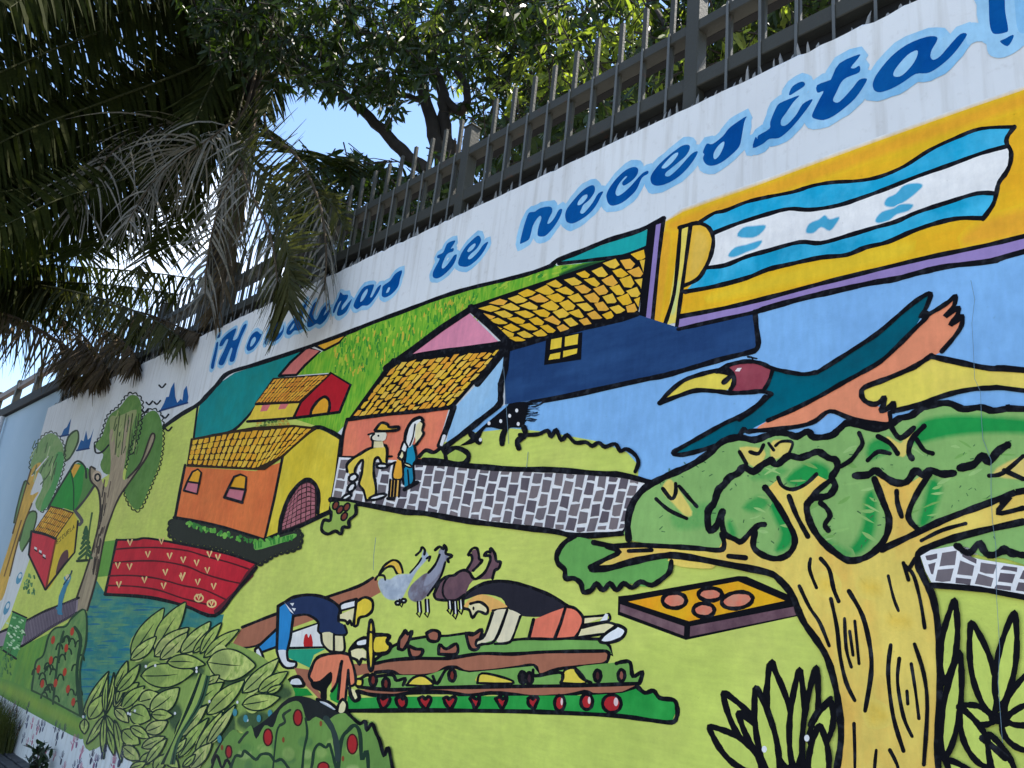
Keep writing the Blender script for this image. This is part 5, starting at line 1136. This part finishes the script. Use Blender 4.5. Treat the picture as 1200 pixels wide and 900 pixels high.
PB = [
 (M_PALM, [(-70,330,.7),(-20,318,.5),(30,311,.35),(110,314,.25),(180,320,.15),(250,330,.1)], 44, 110, dict(spread=.35, dn=.9, droop=.3)),
 (M_PALM, [(-70,330,.7),(0,304,.3),(60,294,.1),(125,284,-.05),(190,280,-.15)], 40, 80, dict(rad=.05, t0=.3, spread=.4, dn=.8)),
 (M_OLIVE, [(-70,330,.7),(-10,330,.3),(50,335,.1),(120,350,-.05),(180,375,-.1),(215,400,-.12)], 46, 100, dict(spread=.35, dn=.9, droop=.3)),
 (M_PALM, [(-70,330,.7),(0,345,.4),(60,345,.2),(120,360,.1),(170,385,.05)], 44, 90, dict(spread=.35, dn=.9, droop=.3)),
 (M_DRYB, [(-70,330,.7),(-20,358,.3),(30,378,.1),(82,410,-.05),(105,440,-.1)], 50, 70, dict(droop=.4, dn=1., spread=.45, wild=.25, w=.03, rad=.04)),
 (M_DRYB, [(-70,330,.7),(20,350,.2),(80,378,.0),(115,415,-.08),(122,436,-.1)], 36, 80, dict(droop=.4, dn=1., spread=.45, wild=.25, w=.035, t0=.45)),
 (M_DRYB, [(-70,330,.7),(40,350,.2),(110,380,.05),(150,405,-.05),(160,425,-.08)], 38, 80, dict(droop=.4, dn=1., spread=.45, wild=.25, w=.035, t0=.5)),
 (M_PALM, [(-70,330,.7),(-20,290,.4),(50,262,.2),(120,255,.05),(190,262,-.05)], 44, 110, dict(spread=.35, dn=.9, droop=.3)),
 (M_PALM, [(-70,330,.7),(-10,330,.45),(60,330,.3),(140,335,.2),(210,345,.1)], 46, 110, dict(spread=.35, dn=.9, droop=.3)),
 (M_DRYB, [(-70,330,.7),(40,352,.1),(90,395,-.06),(112,425,-.12),(106,440,-.14)], 32, 100, dict(droop=.4, dn=1.2, spread=.5, wild=.3, w=.04, t0=.5)),
 (M_DRYB, [(-70,330,.7),(30,360,.1),(72,400,-.06),(88,430,-.12),(86,438,-.14)], 32, 90, dict(droop=.4, dn=1.2, spread=.5, wild=.3, w=.04, t0=.5)),
 (M_DRYB, [(-70,330,.7),(60,345,.3),(160,365,.1),(215,385,.02),(235,392,.0)], 30, 80, dict(droop=.4, dn=1., spread=.45, wild=.25, w=.03, t0=.45)),
]
palm('second palm with brown hanging fronds over the far end of the wall', Vector((c1.x,c1.y,-.1)), [Vector((c1.x-.1,c1.y,-.1)), Vector((c1.x-.05,c1.y,3)), c1], PB, (14.2, 12.6))

# ------------------------------------------------------------------ weeds at the foot of the wall
M_GRASS = leafmat('rank_grass', (.05,.065,.016), (.11,.11,.03), .3, .6, 30)
def tuft(name, x0, x1, y0, y1, n, h, label):
    v, f = [], []
    for i in range(n):
        p = Vector((U(x0,x1), U(y0,y1), -.004)); a = U(0,6.28); hh = h*U(.4,1.15); ln = U(.1,.5)*hh; w = U(.003,.006); b = len(v)
        sx = Vector((math.cos(a+1.57), math.sin(a+1.57), 0))*w
        for s in range(4):
            u = s/3; q = p+Vector((math.cos(a)*ln*u*u, math.sin(a)*ln*u*u, hh*(u-.12*u*u))); v += [q-sx*(1-u*.9), q+sx*(1-u*.9)]
            if s: f.append((b+2*s-2,b+2*s-1,b+2*s+1,b+2*s))
    o = mesh(name, v, f, M_GRASS); tag(o, label, 'grass', kind='stuff'); return o
tuft('grass_tuft', -12.0, -9.55, -.26, -.015, 3600, .5, 'rank green and brown grass against the foot of the wall')
wd = A(62, 893); M_WEED = leafmat('weed_leaf', (.012,.025,.012), (.03,.05,.02), .25, .4, 30)
w = bpy.data.objects.new('weed_plant', None); COL.objects.link(w); w.location = (wd.x, -.12, 0); tag(w, 'small dark leafy weed growing at the wall base by the pavers', 'plant')
sv, sf, lv, lf_ = [], [], [], []
for i in range(11):
    a = U(0, 6.28); top = Vector((wd.x+math.cos(a)*U(.05,.3), -.14+math.sin(a)*U(.02,.10), U(.12,.34)))
    st = Vector((wd.x+U(-.08,.08), -.12, 0)); tube(sv, sf, [st, st.lerp(top,.5)+Vector((0,0,.04)), top], [.005,.004,.002], 5)
    for k in range(9):
        q = st.lerp(top, U(.3,1)); leaf_geo(lv, lf_, q, (rv()+Vector((0,0,.2))).normalized(), Vector((0,0,1)), U(.06,.11), U(.03,.05))
under(mesh('stems', sv, sf, M_BARK), w); under(mesh('leaves', lv, lf_, M_WEED), w)

# ------------------------------------------------------------------ unseen tree added in front of the far end to keep that end of the wall dim
gS = Vector((-9.5, -5.6, -.1)); spS = []
while len(spS) < 1500:
    q = Vector((U(-1,1), U(-1,1), U(-1,1)))
    if q.length < 1 and R() < .35+.65*q.length: spS.append((Vector((-10.4+q.x*5.2, -5.6+q.y*2.7, 5.1+q.z*3.0)), 11, .3))
stS = [('trunk', [([gS, Vector((-9.5,-5.6,1.6)), Vector((-9.4,-5.65,3.2)), Vector((-9.6,-5.8,5.2)), Vector((-9.7,-5.9,7))], .2, .06)]),
       ('limb', [([Vector((-9.4,-5.65,3.1)), Vector((-9.4+dx*.5,-5.7+dy*.5,4.4)), Vector((-9.4+dx,-5.8+dy,5.4+dz))], .09, .03) for dx, dy, dz in ((3.2,.5,.4),(-3.4,.2,.2),(.8,1.8,.8),(-1,-1.9,.6),(2,-1.2,1.2))])]
tree('unseen broad tree added to shade the far end of the wall', gS, stS, spS, [])
